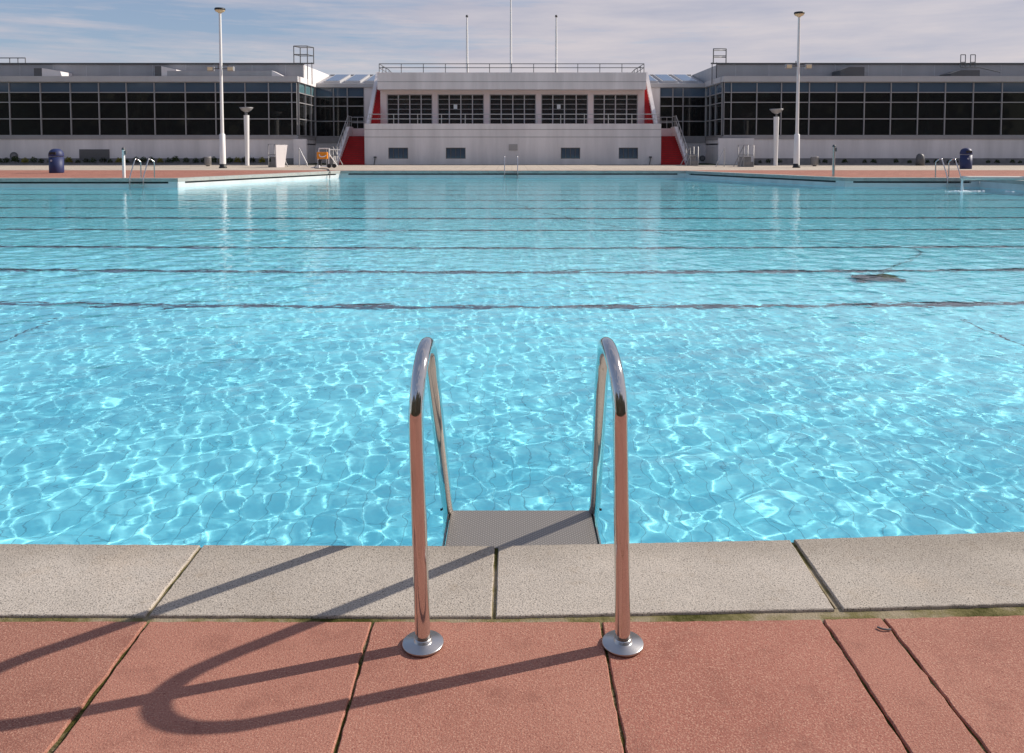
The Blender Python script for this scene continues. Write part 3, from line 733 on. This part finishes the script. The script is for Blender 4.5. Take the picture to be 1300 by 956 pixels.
    t = MB(); t.mat(cladding); t.box(a, b, UYY, UYY+.2, ztop-.3, zu); t.mat(white2 if s < 0 else cladding)
    a3, b3 = sorted((xu-s*.002, xu+s*.2)); t.box(a3, b3, UYY+.2, 71, ztop-.3, zu-.003)  # lit left end coloured paler than its shaded twin on the right
    t.build('upper_wall', None, W, off=(xu, UYY, ztop))
    t = MB(); a, b = sorted((xu-s*.05, xo)); t.box(a, b, UYY-.08, UYY+.25, zu, zu+.13); t.build('parapet_cap', darktrim, W, off=(xu, UYY, zu))
    t = MB(); a, b = sorted((xu, xo)); t.box(a, b, UYY+.25, 74, zu-.2, zu-.05); t.build('main_roof', roofm, W, off=(xu, UYY, zu))
    k_ = 26 if s > 0 else 25
    # seams of the cladding
    t = MB()
    for k in range(14):
        x = xu+s*(1.4+2.6*k); t.box(x-.03, x+.03, UYY-.02, UYY, ztop-.1, zu-.01)
    t.build('cladding_seam', fascia_m, W, off=(xu, UYY, ztop))
    # sloped link roof with skylights
    zr0, zr1, yr = ztop-.1, zat(96, 71.), 71.
    xi = s*10.6; t = MB(); a, b = sorted((xc, xi))
    t.add([(a, LY+.2, zr0), (b, LY+.2, zr0), (b, yr, zr1), (a, yr, zr1), (a, LY+.2, zr0-.2), (b, LY+.2, zr0-.2), (b, yr, zr1-.2), (a, yr, zr1-.2)], [(0,1,2,3),(4,5,6,7),(0,1,5,4),(1,2,6,5),(2,3,7,6),(3,0,4,7)])
    t.build('link_roof', cladding, W, off=(xc, LY, zr0))
    t = MB(); t.box(a, b, yr, yr+.4, zr1-.3, zr1+.09); t.build('ridge_cap', darktrim, W, off=(xc, yr, zr1))
    sl = (zr1-zr0)/(yr-LY-.2)
    for k in range(3):
        x0 = xi + (xc-xi)*(.06+.30*k); x1 = xi + (xc-xi)*(.06+.30*k+.235)
        x0, x1 = sorted((x0, x1)); y0, y1 = LY+.7, yr-.5
        def pz(y, d): return zr0+(y-LY-.2)*sl+d
        f = MB()
        f.add([(x0,y0,pz(y0,.0)),(x1,y0,pz(y0,.0)),(x1,y1,pz(y1,.0)),(x0,y1,pz(y1,.0)),(x0,y0,pz(y0,.16)),(x1,y0,pz(y0,.16)),(x1,y1,pz(y1,.16)),(x0,y1,pz(y1,.16))],
              [(0,1,5,4),(1,2,6,5),(2,3,7,6),(3,0,4,7),(4,5,6,7)])
        o = f.build('skylight', fascia_m, W, off=(x0, y0, zr0))
        g = MB(); m_ = .1; g.add([(x0+m_,y0+.1,pz(y0+.1,.175)),(x1-m_,y0+.1,pz(y0+.1,.175)),(x1-m_,y1-.1,pz(y1-.1,.175)),(x0+m_,y1-.1,pz(y1-.1,.175))], [(0,1,2,3)])
        g.build('pane', glass_sky, o, off=(x0, y0, zr0))
    # interior
    zi = zg[0]-.6
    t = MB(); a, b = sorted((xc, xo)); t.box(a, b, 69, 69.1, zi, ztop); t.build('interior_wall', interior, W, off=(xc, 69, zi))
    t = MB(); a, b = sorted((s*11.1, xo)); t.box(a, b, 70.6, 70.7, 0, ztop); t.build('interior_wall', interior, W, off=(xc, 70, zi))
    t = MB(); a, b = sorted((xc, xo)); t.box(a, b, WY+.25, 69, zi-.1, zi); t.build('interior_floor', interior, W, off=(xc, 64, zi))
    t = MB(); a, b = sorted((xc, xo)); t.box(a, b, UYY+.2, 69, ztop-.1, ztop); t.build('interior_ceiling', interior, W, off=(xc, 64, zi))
    t = MB(); t.box(xo-.1, xo+.1, WY, 74, 0, zu); t.build('end_wall', cladding, W, off=(xo, WY, 0))
    for k, px in enumerate(((155, 168, 205, 258, 300) if s < 0 else (1072, 1150, 1190))):
        x = xat(px, 140, 61.5); ww = rnd.uniform(.25, .6); t = MB(); t.box(x-ww/2, x+ww/2, 62.5, 62.9, zi, ztop-.11); t.build('interior_column', intlight, W, off=(x, 62.5, zi))
    for k in range(9):
        x = xc+s*(4+4.1*k); t = MB(); t.box(x-.3, x+.3, 64.6, 64.8, 3.55, 3.65) if s > 0 else t.box(x-.05, x+.4, 65, 65.1, zi, zi+rnd.uniform(.9, 1.8)); t.build('ceiling_light' if s > 0 else 'interior_display', intlight, W, off=(x, 65, 3))
    return W, xc, ztop, zu, UYY
WL, xcl, ztop, zu, UYY = wing(-1, [370.6, 341.3, 311.6, 274, 235.7, 196.5, 161, 126, 90, 52, 12.5], 377.5, 'long grey glazed wing left of the white pavilion, with a sunlit end')
WR, xcr, _, _, _ = wing(1, [928, 960.5, 991.6, 1027, 1061.3, 1097, 1130.6, 1165, 1199.4, 1235, 1271.4], 918.5, 'long grey glazed wing right of the white pavilion, with a shaded end')
# roof boxes (ventilators) on the wings
def roofbox(parent, p0, p1, py0, py1, kind):
    x0, x1 = xat(p0, 90, WY+.6), xat(p1, 90, WY+.6); z0, z1 = ztop-.1, zat(py1, WY+.6); b = MB()
    y0, y1 = WY+.6, UYY-.02
    if kind == 'L':
        b.mat(darktrim); b.box(x0, x0+(x1-x0)*.28, y0, y1, z0, z1)
        b.mat(white2); b.prism([(x0+(x1-x0)*.28, z0), (x1, z0), (x1-.15, z1-.25), (x0+(x1-x0)*.28, z1)], 'y', y0+.01, y1)
    elif kind == 'W':
        b.mat(cladding); b.box(x0-8, x0, y0, y1, z0, z1-.02); b.mat(white); b.prism([(x0, z0), (x1, z0), (x0, z1)], 'y', y0-.0, y1)
    else:
        b.mat(darktrim); b.prism([(x0, z0), (x1, z0), (x1, z1), (x0+.35*(x1-x0), z1), (x0, z1-.25)], 'y', y0, y1)
    b.build('roof_ventilator', None, parent, off=((x0+x1)/2, y0, z0))
roofbox(WL, 43, 79, 98, 86.5, 'L'); roofbox(WL, 196.5, 226, 98, 84, 'L'); roofbox(WL, 345, 365, 97, 89.5, 'W')
roofbox(WR, 1067, 1097.5, 98, 85, 'R'); roofbox(WR, 1207, 1244, 99, 89, 'R')
# access ladders with guard frames
def cage(parent, px0, px1, yt, yb, ylow, side):
    Yc = UYY+.5; b = MB(); x0, x1 = xat(px0, 80, Yc), xat(px1, 80, Yc)
    z1, z0 = zat(yt, Yc), zu+.1; zl = ztop-.4
    d = .9
    for x in (x0, x1-.25): b.tube([(x, Yc-.75, z0), (x, Yc-.75, z1)], .04, 6)
    for x in (x0+.25, x1): b.tube([(x, Yc+.2, z0), (x, Yc+.2, z1)], .04, 6)
    for z in (z1, (z0+z1)/2): b.tube([(x0, Yc-.75, z), (x1-.25, Yc-.75, z), (x1, Yc+.2, z), (x0+.25, Yc+.2, z), (x0, Yc-.75, z)], .04, 6)
    b.tube([(x0-.1, Yc-.4, z0), (x1+.1, Yc-.4, z0)], .06, 6)
    xa = x1-.05 if side < 0 else x0+.05
    for dx in (0, -.35 if side < 0 else .35): b.tube([(xa+dx, Yc-.2, z0+.1), (xa+dx, Yc-.2, zl)], .035, 6)
    b.build('access_ladder', greysteel, parent, off=((x0+x1)/2, Yc, z0))
cage(WL, 376.5, 397.5, 60, 80, 95, -1); cage(WR, 902.5, 922.5, 63.5, 82, 95, 1)
b = MB(); Yc = 62.0
for p in (1219.5, 1225.5, 1232, 1238):
    x = xat(p, 80, Yc); b.tube([(x, Yc, zu-.2), (x, Yc, zat(69.5, Yc))], .035, 6)
for p, q in ((1219.5, 1225.5), (1232, 1238)):
    for py in (69.5, 79): b.tube([(xat(p, 80, Yc), Yc, zat(py, Yc)), (xat(q, 80, Yc), Yc, zat(py, Yc))], .035, 6)
b.tube([(xat(1216, 80, Yc), Yc-.4, zat(86.5, Yc)), (xat(1240, 80, Yc), Yc-.4, zat(86.5, Yc)), (xat(1262, 80, Yc), Yc-.8, zat(93, Yc))], .04, 6)
b.build('access_ladder', greysteel, WR, off=(xat(1228, 80, Yc), Yc, zu))
b = MB()
for px in (0-20, 7.5, 18, 27.5):
    x = xat(px, 85, Yc); b.tube([(x, Yc+.5, zu-.3), (x, Yc+.5, zu+.55)], .035, 6)
b.tube([(xat(-20, 80, Yc), Yc+.5, zu+.55), (xat(27.5, 80, Yc), Yc+.5, zu+.55)], .04, 6)
b.build('roof_guard_rail', greysteel, WL, off=(xat(5, 80, Yc), Yc, zu))
# wall vents
def vent_round(parent, px, py, r, Yd):
    x, z = xat(px, py, Yd), zat(py, Yd); b = MB(); b.tube([(x, Yd-.06, z), (x, Yd, z)], r, 24); o = b.build('round_vent', louvre, parent, off=(x, Yd, z))
    b = MB(); b.tube([(x, Yd-.09, z), (x, Yd-.061, z)], r*.62, 24); b.build('vent_cap', skirt, o, off=(x, Yd, z))
vent_round(WL, 18, 198, .30, WY-.1); vent_round(WR, 891.5, 201, .24, LY-.02)
x0, x1 = xat(102, 196, WY), xat(140, 196, WY); z0, z1 = zat(203.8, WY), zat(189.5, WY); b = MB(); b.box(x0, x1, WY-.15, WY-.1, z0, z1)
for k in range(8): b.box(x0+.06, x1-.06, WY-.175, WY-.15, z0+.06+.1*k, z0+.10+.1*k)
b.build('louvre_vent', louvre, WL, off=(x0, WY, z0))

# ------------------------------------------------------------ beds with shrubs along the wings
for a, b_ in ((-50, xat(352, 205, WY)), (xat(957, 205, WY), 50)):
    t = MB(); t.box(a, b_, 58.85, 59.84, -.02, .05); struct(t, 'planting_bed', soil)
    t = MB(); t.box(a, b_, 58.7, 58.848, -.03, .10); struct(t, 'kerb', skirt)
def shrub(seed, m, yel):
    r = random.Random(seed); o = empty('shrub', (0, 0, 0), '', 'shrub')
    b = MB()
    for k in range(170):
        ph, u, q = r.uniform(0, 6.283), r.uniform(-.5, 1), r.uniform(.35, 1)
        rr = .21*q*math.sqrt(max(.1, 1-u*u)); c = Vector((rr*math.cos(ph), rr*math.sin(ph), .2+.24*u*q))
        d1 = Vector((r.gauss(0, 1), r.gauss(0, 1), r.gauss(0, 1))).normalized(); d2 = d1.orthogonal().normalized(); s = r.uniform(.03, .06)
        b.add([c-d1*s, c+d2*s*.5, c+d1*s, c-d2*s*.5], [(0, 1, 2, 3)])
    b.build('foliage', m, o)
    b = MB()
    for k in range(4): a = r.uniform(0, 6.28); b.tube([(0, 0, 0), (.08*math.cos(a), .08*math.sin(a), .3)], [.012, .005], 5)
    b.build('stem', skirt, o); return o
protos = [shrub(1, leaf_dark, 0), shrub(2, leaf_dark, 0), shrub(3, leaf_yel, 1)]
used = [False]*3
def place_shrub(x, y, k, s, side):
    o = protos[k] if not used[k] else copy_tree(protos[k]); used[k] = True
    o.location = (x, y, .04); o.scale = (s, s, s*rnd.uniform(.85, 1.15)); o.rotation_euler = (0, 0, rnd.uniform(0, 6))
    if side < 0:
        o['label'] = 'yellow green shrub in the bed under the left glazed wing' if k == 2 else 'small dark green shrub in the bed under the left glazed wing'
        o['group'] = 'yellow green shrubs under the left wing' if k == 2 else 'dark shrubs under the left wing'
    else:
        o['label'] = 'small dark green shrub in the bed under the right glazed wing'; o['group'] = 'dark shrubs under the right wing'
x = xat(348, 205, WY)
while x > -40.5:
    place_shrub(x, 59.25+rnd.uniform(-.12, .12), 2 if rnd.random() < .22 else rnd.choice((0, 1)), rnd.uniform(.95, 1.4), -1); x -= rnd.uniform(.5, .78)
x = xat(961, 205, WY)
while x < 40.5:
    if rnd.random() < .8: place_shrub(x, 59.25+rnd.uniform(-.12, .12), rnd.choice((0, 1)), rnd.uniform(.65, 1.1), 1)
    x += rnd.uniform(.55, 1.1)

# ------------------------------------------------------------ lamps
def gpt(px, py):
    v = (py-240.4)/1000; dy = math.cos(th)-v*math.sin(th); dz = -math.sin(th)-v*math.cos(th); t = -1.25/dz
    return ((px-650)/1000*t, dy*t)
def tall_lamp(px, py, ytop, label):
    x, y = gpt(px, py); h = zat(ytop, y); o = empty('lamp_post', (x, y, 0), label, 'lamp post')
    b = MB(); b.tube([(x, y, .25), (x, y, 2.1), (x, y, 2.15)], [.19, .17, .12], 16); b.tube([(x, y, 2.15), (x, y, h-.35)], [.105, .075], 14); b.build('pole', polewhite, o, off=(x, y, 0))
    b = MB(); b.lathe((x, y, 0), [(.0, 0), (.24, 0), (.24, .05), (.2, .12), (.2, .26), (.0, .26)], 16); b.build('base', blackm, o, off=(x, y, 0))
    b = MB(); b.lathe((x, y, h-.3), [(.0, .22), (.30, .21), (.33, .15), (.31, .08)], 20); hd = b.build('lamp_head', blackm, o, off=(x, y, h))
    b = MB(); b.lathe((x, y, h-.3), [(.305, .08), (.26, .0), (.14, -.05), (.08, -.1)], 20); b.build('lens', lens, hd, off=(x, y, h))
    zf = zat(87 if px < 600 else 84, y); b = MB(); b.tube([(x-.62, y, zf), (x+.62, y, zf)], .03, 8); b.tube([(x-.1, y, zf+.16), (x+.5, y, zf+.2)], .02, 8); b.tube([(x-.16, y-.02, zf+.02), (x-.16, y-.02, zf+.32)], .03, 8); b.build('crossarm', greysteel, o, off=(x, y, zf))
    for s in (-1, 1):
        xx_ = x+s*.62; b = MB(); b.box(xx_-.2, xx_+.2, y-.16, y+.1, zf-.17, zf+.12); f = b.build('floodlight', mullion, o, off=(xx_, y, zf), bevel=.03)
        b = MB(); b.box(xx_-.16, xx_+.16, y-.175, y-.161, zf-.13, zf+.08); b.build('lens', lens, f, off=(xx_, y, zf))
tall_lamp(283, 213.5, 8.5, 'tall white lamp post with two floodlights, on the left beside the glazed wing')
tall_lamp(1011, 213, 13.5, 'tall white lamp post with two floodlights, on the right beside the glazed wing')
def uplighter(px, py, ytop, label):
    x, y = gpt(px, py); h = zat(ytop, y); o = empty('bowl_lamp', (x, y, 0), label, 'lamp column')
    b = MB(); b.tube([(x, y, 0), (x, y, .3), (x, y, h-.55)], [.14, .14, .19], 16); b.build('column', polewhite, o, off=(x, y, 0))
    b = MB(); b.tube([(x, y, h-.56), (x, y, h-.2)], .07, 10); b.build('neck', greysteel, o, off=(x, y, h))
    b = MB(); b.lathe((x, y, h-.35), [(.0, 0), (.12, .02), (.3, .12), (.47, .32), (.47, .36), (.28, .2), (.0, .1)], 24); b.build('bowl', mullion, o, off=(x, y, h))
uplighter(314, 210.2, 136.5, 'white column lamp with a shallow steel bowl, right of the left lamp post')
uplighter(984.5, 210.2, 138.5, 'white column lamp with a shallow steel bowl, left of the right lamp post')

# ------------------------------------------------------------ bins, posts and small things on the deck
def dome_bin(px, py, label, h=1.2, r=.30):
    x, y = gpt(px, py); o = empty('litter_bin', (x, y, 0), label, 'litter bin')
    b = MB(); b.lathe((x, y, 0), [(0, 0), (r*.95, 0), (r, .03), (r, h-.42), (0, h-.42)], 28); b.build('body', vblue, o, off=(x, y, 0))
    b = MB(); b.lathe((x, y, h-.4), [(r*.0, 0), (r*1.03, 0), (r*1.04, .06), (r*1.02, .15), (r*.88, .27), (r*.62, .36), (r*.3, .395), (0, .4)], 28); hd = b.build('hood', vblue, o, off=(x, y, h))
    b = MB(); b.box(x-.17, x+.17, y-r*1.02, y-r*.8, h-.30, h-.17); b.build('opening', blackm, hd, off=(x, y, h), bevel=.01)
    b = MB(); b.tube([(x-.06, y-r-.012, .62), (x-.06, y-r+.03, .62)], .05, 16); b.build('badge', mat('pale_badge', (.45, .47, .55), .5), o, off=(x, y, .6))
dome_bin(72, 219.5, 'blue round topped litter bin on the left deck', 1.22, .34); dome_bin(1226, 214.5, 'dark blue round topped litter bin at the right, near the pool ladder', 1.26, .33)
def drum(px, py, label, h, r):
    x, y = gpt(px, py); o = empty('drum_bin', (x, y, 0), label, 'bin')
    b = MB(); b.lathe((x, y, .06), [(0, 0), (r*.92, 0), (r, .03), (r, h-.08), (r*.96, h-.06), (r*.9, h-.1), (0, h-.12)], 20); b.build('body', binsteel, o, off=(x, y, 0))
    b = MB(); b.lathe((x, y, 0), [(0, 0), (r*.5, 0), (r*.5, .08), (0, .08)], 16); b.build('foot', darktrim, o, off=(x, y, 0))
    b = MB()
    for k in range(20): a = k*math.pi/10; b.tube([(x+(r+.006)*math.cos(a), y+(r+.006)*math.sin(a), .12), (x+(r+.006)*math.cos(a), y+(r+.006)*math.sin(a), h-.05)], .012, 5)
    b.build('slat', darktrim, o, off=(x, y, 0))
drum(264, 211, 'squat grey slatted bin left of the lamp post, by the shrubs', .66, .23); drum(1034, 211, 'squat grey slatted bin right of the right lamp post', .66, .25)
x, y = gpt(1168, 210.2); o = empty('compost_bin', (x, y, 0), 'small dark round topped bin standing in the right planting bed', 'bin')
b = MB(); b.lathe((x, y, 0), [(0, 0), (.30, 0), (.29, .5), (.25, .72), (.14, .84), (0, .87)], 20); b.build('body', darktrim, o, off=(x, y, 0))
b = MB(); b.lathe((x, y, .0), [(.302, .44), (.315, .46), (.302, .48)], 20); b.build('rim', darktrim, o, off=(x, y, 0))
def post(px, py, ytop, label, r=.06, cap=True, m=None):
    x, y = gpt(px, py); h = zat(ytop, y); o = empty('deck_post', (x, y, 0), label, 'post')
    b = MB(); b.tube([(x, y, 0), (x, y, h)], [r*1.1, r], 14); b.build('shaft', m or chromepipe, o, off=(x, y, 0))
    b = MB(); b.lathe((x, y, h), [(r*.0, .09), (r*.9, .07), (r*1.25, .02), (r*1.25, -.02), (r, -.03)], 14); b.build('cap', darktrim, o, off=(x, y, h))
    if cap: b = MB(); b.box(x+r, x+r+.06, y-.04, y+.04, h-.22, h-.05); b.build('hook', greysteel, o, off=(x, y, h))
post(157.5, 225.6, 189.5, 'white tapered post on the pool edge, left of the far left ladder', .058, True, polewhite)
post(1058, 224.0, 186, 'slim steel post on the far pool edge, right of the right lamp post', .055)
ox, oy = PX+.25, 29.9
o = empty('deck_post', (ox, oy, 0), 'slim steel post at the right edge of the picture holding the spout pipe', 'post')
b = MB(); b.tube([(ox, oy, 0), (ox, oy, .98)], .045, 12); b.build('shaft', chromepipe, o, off=(ox, oy, 0))
b = MB(); b.lathe((ox, oy, .98), [(0, .05), (.05, .03), (.055, -.02), (.045, -.03)], 12); b.build('cap', darktrim, o, off=(ox, oy, .98))
# water spout
sx = 17.05; o = empty('filling_pipe', (sx+1, oy-.1, .1), 'cream pipe reaching over the right pool edge and pouring water', 'pipe')
b = MB(); b.tube(smooth([(ox+1.2, oy-.1, .10), (ox, oy-.1, .11), (sx+.2, oy-.1, .12), (sx+.04, oy-.1, .11), (sx, oy-.1, .05)], 4), .075, 14); b.build('pipe', spoutm, o, off=(sx, oy, .1))
foam = mat('white_water_foam', (.85, .88, .9), .5)
b = MB(); r = random.Random(4)
b.tube([(sx, oy-.1, .05), (sx-.01, oy-.1, -.15), (sx+.0, oy-.1, ZW+.0)], [.03, .035, .05], 12)
for k in range(46):
    a = r.uniform(0, 6.28); q = abs(r.gauss(0, .38)); c = (sx+.12+q*math.cos(a)*1.7, oy-.1+q*math.sin(a)*.6, ZW+.004); b.lathe(c, [(0, r.uniform(.005, .03)), (r.uniform(.03, .08), .0)], 7)
f = b.build('splash', foam, o, off=(sx, oy, 0))

# pool cleaner trolley, hose and the cleaner on the floor
tx, ty = -11.95, 50.0
T = empty('cleaner_trolley', (tx, ty, 0), 'orange pool cleaner control box on a small wheeled white trolley', 'trolley')
b = MB()
for s in (-.34, .34):
    b.tube([(tx+s, ty-.1, .0), (tx+s, ty-.05, .55), (tx+s*.95, ty+.15, 1.22)], .032, 8)
b.tube([(tx-.34, ty+.15, 1.22), (tx+.34, ty+.15, 1.22)], .032, 8); b.tube([(tx+.34, ty-.05, .9), (tx+.85, ty+.05, .12)], .032, 8)
b.tube([(tx+.34, ty+.3, 1.15), (tx+.95, ty+.3, 1.15)], .03, 8); b.tube([(tx-.3, ty-.3, .08), (tx+.8, ty-.3, .08)], .035, 8); b.tube([(tx-.3, ty+.3, .08), (tx+.8, ty+.3, .08)], .035, 8); b.tube([(tx-.3, ty-.3, .08), (tx-.3, ty+.3, .08)], .03, 8)
b.build('frame', polewhite, T, off=(tx, ty, 0))
b = MB(); b.box(tx-.36, tx+.30, ty-.32, ty-.08, .56, 1.0); cb = b.build('control_box', orange, T, off=(tx, ty, .7), bevel=.03)
b = MB(); b.tube(smooth([(tx-.18, ty-.34, .86), (tx-.16, ty-.37, .76), (tx-.02, ty-.38, .70), (tx+.14, ty-.37, .73), (tx+.24, ty-.34, .80)], 4), .03, 8); b.build('grip', paper, cb, off=(tx, ty, .7))
for s in (.42, .74):
    b = MB(); b.tube([(tx+s, ty-.36, .13), (tx+s, ty-.28, .13)], .13, 18); b.build('wheel', blackm, T, off=(tx+s, ty, .13))
b = MB(); b.box(tx-.30, tx-.12, ty-.2, ty, .1, .52); b.build('transformer', blackm, T, off=(tx, ty, .3), bevel=.02)
b = MB(); b.prism([(tx-.75, .0), (tx-.15, .0), (tx-.15, .18), (tx-.3, .16)], 'y', ty-.5, ty-.34); b.build('footplate', polewhite, T, off=(tx, ty, 0))
cable_pts = [(tx-.2, ty-.5, .3), (tx-.2, 48.5, .03), (-11.0, 46.5, .03), (-10.45, 44.9, .03), (-10.0, 43.0, .03), (-9.75, 42.2, -.05), (-9.7, 41.9, -.5), (-9.4, 41, -1.56)]
cable_floor = [(-6, 36, ZF+.03), (-2, 28, ZF+.03), (.2, 24, ZF+.03), (.45, 22.5, ZF+.03), (.75, 21.3, ZF+.03), (1.35, 20.2, ZF+.03), (1.45, 19.4, ZF+.03), (2.2, 17.9, ZF+.03), (2.9, 17.0, ZF+.03), (3.3, 16.1, ZF+.03), (4.2, 15.7, ZF+.03), (5.8, 15.0, ZF+.03), (7.0, 14.2, ZF+.03), (7.0, 13.4, ZF+.03), (6.2, 12.4, ZF+.03), (5.6, 11.7, ZF+.03), (5.2, 11.1, ZF+.08)]
b = MB(); cs = smooth(cable_pts+cable_floor, 6); b.tube(cs, [.024 if q.z > -.3 else .011 for q in cs], 8); tag(b.build('hose', blackm, off=(-11, 46, 0)), 'thin dark cable running from the trolley over the pool edge and along the pool floor', 'cable')
cx, cy = 5.1, 10.95
Cc = empty('pool_cleaner', (cx, cy, ZF), 'dark robot pool cleaner lying under the water at the right', 'pool cleaner')
b = MB(); b.box(cx-.34, cx+.34, cy-.26, cy+.26, ZF+.08, ZF+.30); b.build('body', louvre, Cc, off=(cx, cy, ZF), bevel=.05)
b = MB(); b.box(cx+.05, cx+.30, cy-.18, cy+.18, ZF+.301, ZF+.36); b.build('lid', mat('dull_yellow', (.30, .26, .05), .5), Cc, off=(cx, cy, ZF), bevel=.02)
for s in (-1, 1): b = MB(); b.box(cx+s*.35-.045, cx+s*.35+.045, cy-.3, cy+.3, ZF+.006, ZF+.22); b.build('track', blackm, Cc, off=(cx, cy, ZF), bevel=.04)
b = MB(); b.tube([(cx-.3, cy, ZF+.25), (cx-.15, cy, ZF+.38), (cx+.15, cy, ZF+.38), (cx+.3, cy, ZF+.25)], .02, 8); b.build('handle', blackm, Cc, off=(cx, cy, ZF)); Cc.scale = (.72, .72, .72)

# side steps, fins and rails in front of the wings
def hand_steps(px0, px1, py, s, label, h=1.35):
    xa, y = gpt((px0+px1)/2, py); w_ = abs(px1-px0)/1000*y; o = empty('railed_steps', (xa, y, 0), label, 'steps')
    x0, x1 = xa-w_/2, xa+w_/2
    for yy in (y+1.3, y):
        b = MB()
        b.tube([(x0, yy, 0), (x0, yy, h), (x1, yy, h), (x1, yy, 0)], .032, 8); b.tube([(x0, yy, h*.55), (x1, yy, h*.55)], .028, 8)
        if yy != y: b.build('rail', steprail, o, off=(xa, yy, 0))
    a, c = (x1, x0) if s < 0 else (x0, x1)
    b.tube([(a, y-.05, h), (a-s*.75, y-.35, .05)], .032, 8); b.tube([(a, y-.05, h*.6), (a-s*.35, y-.35, .05)], .028, 8); b.build('rail', steprail, o, off=(xa, y, 0))
    b = MB(); b.box(x0, x1, y+.1, y+1.2, 0, .34); b.box(x0+.05, x1-.05, y+.35, y+1.2, .341, .68); b.build('tread', skirt, o, off=(xa, y, 0))
hand_steps(341, 353, 212.3, -1, 'small railed steps left of the white fin wall', 1.5)
hand_steps(944, 956.5, 212, 1, 'small railed steps right of the pale wall, next to the right bowl lamp', 1.45)
hand_steps(876, 886, 210.5, 1, 'small railed barrier beside the foot of the right red stairs', 1.35)
hand_steps(414.5, 423, 210.3, -1, 'small railed barrier behind the orange trolley', 1.35)
x, y = gpt(358, 212.6); b = MB(); zt = zat(184, y); b.prism([(x-.40, 0), (x+.20, 0), (x+.44, zt), (x-.44, zt)], 'y', y, y+.08)
fw = b.build('fin_wall', white, off=(x, y, 0), bevel=.01); fw.rotation_euler = (0, 0, R(50)); tag(fw, 'bright white tapered slab standing by the railed steps on the left', 'slab')
def single_rail(px, py, pxe, label, ytop=188):
    x, y = gpt(px, py); xe_ = (pxe-px)/1000*y; h = zat(ytop, y); o = empty('handrail_stand', (x, y, 0), label, 'handrail')
    b = MB(); b.tube([(x, y, 0), (x, y, h)], .032, 8); b.build('upright', steelbar, o, off=(x, y, 0))
    b = MB(); b.tube([(x, y, h), (x+xe_*.9, y-.3, .25), (x+xe_, y-.3, 0)], .032, 8); b.build('sloping_rail', steelbar, o, off=(x, y, h))
single_rail(380, 211.5, 392, 'single sloping handrail between the white slab and the orange trolley')
single_rail(919.5, 211.5, 907.5, 'single sloping handrail in front of the right pale wall')
# low pale screen walls in front of the wing corners
x0 = xat(912, 200, 59.4); x1 = xat(957, 200, 59.4); b = MB(); b.box(x0, x1, 59.4, 59.6, 0, zat(175.5, 59.4)); tag(b.build('screen_wall', white2, off=(x0, 57.3, 0)), 'plain pale screen wall at the inner corner of the right glazed wing', 'wall')

# debris
x, y = 1.0, 1.985; b = MB(); b.tube(smooth([(.952, 1.990, .004), (.960, 1.981, .0045), (.971, 1.978, .0045), (.982, 1.979, .004)], 4), .0024, 6); tag(b.build('twig', louvre, off=(1, 1.99, 0)), 'tiny dark curled twig on the terracotta paving at the right', 'twig')
b = MB(); b.add([(1.205, 2.72, ZW+.006), (1.228, 2.728, ZW+.012), (1.243, 2.722, ZW+.007), (1.226, 2.714, ZW+.006)], [(0, 1, 2, 3)])
b.add([(1.205, 2.72, ZW+.003), (1.228, 2.728, ZW+.009), (1.243, 2.722, ZW+.004), (1.226, 2.714, ZW+.003)], [(3, 2, 1, 0)])
tag(b.build('fallen_leaf', louvre, off=(1.22, 2.72, ZW)), 'small dark leaf floating near the pool edge at the right', 'leaf')

# wooded bank on the camera's side of the pool (seen only in reflections)
b = MB(); r = random.Random(9)
for k in range(5200):
    x = r.uniform(-90, 90); hh = 15+2*math.sin(x*.13)+1.5*math.sin(x*.31+1); c = Vector((x, -26+r.uniform(-3, 3), r.uniform(0, hh))); d1 = Vector((r.gauss(0, 1), r.gauss(0, .5), r.gauss(0, 1))).normalized(); d2 = d1.orthogonal().normalized(); q = r.uniform(.7, 1.6)
    b.add([c-d1*q, c+d2*q, c+d1*q, c-d2*q], [(0, 1, 2, 3)])
b.box(-130, 130, -34, -30, 0, 13)
wb = b.build('woodland', leafm('grey_green_leaf', (.17, .18, .13), (.28, .28, .22))); wb['kind'] = 'stuff'; tag(wb, 'dark wooded bank on the near side of the pool', 'trees')

# ------------------------------------------------------------ render settings
S.view_settings.view_transform = 'Standard'; S.view_settings.look = 'None'; S.view_settings.gamma = 1; S.view_settings.exposure = .14
S.cycles.max_bounces = 16; S.cycles.transparent_max_bounces = 12; S.cycles.transmission_bounces = 10; S.cycles.diffuse_bounces = 5; S.cycles.glossy_bounces = 8
S.cycles.caustics_refractive = True; S.cycles.caustics_reflective = True; S.cycles.blur_glossy = .6
S.cycles.sample_clamp_indirect = 5; S.cycles.use_denoising = True
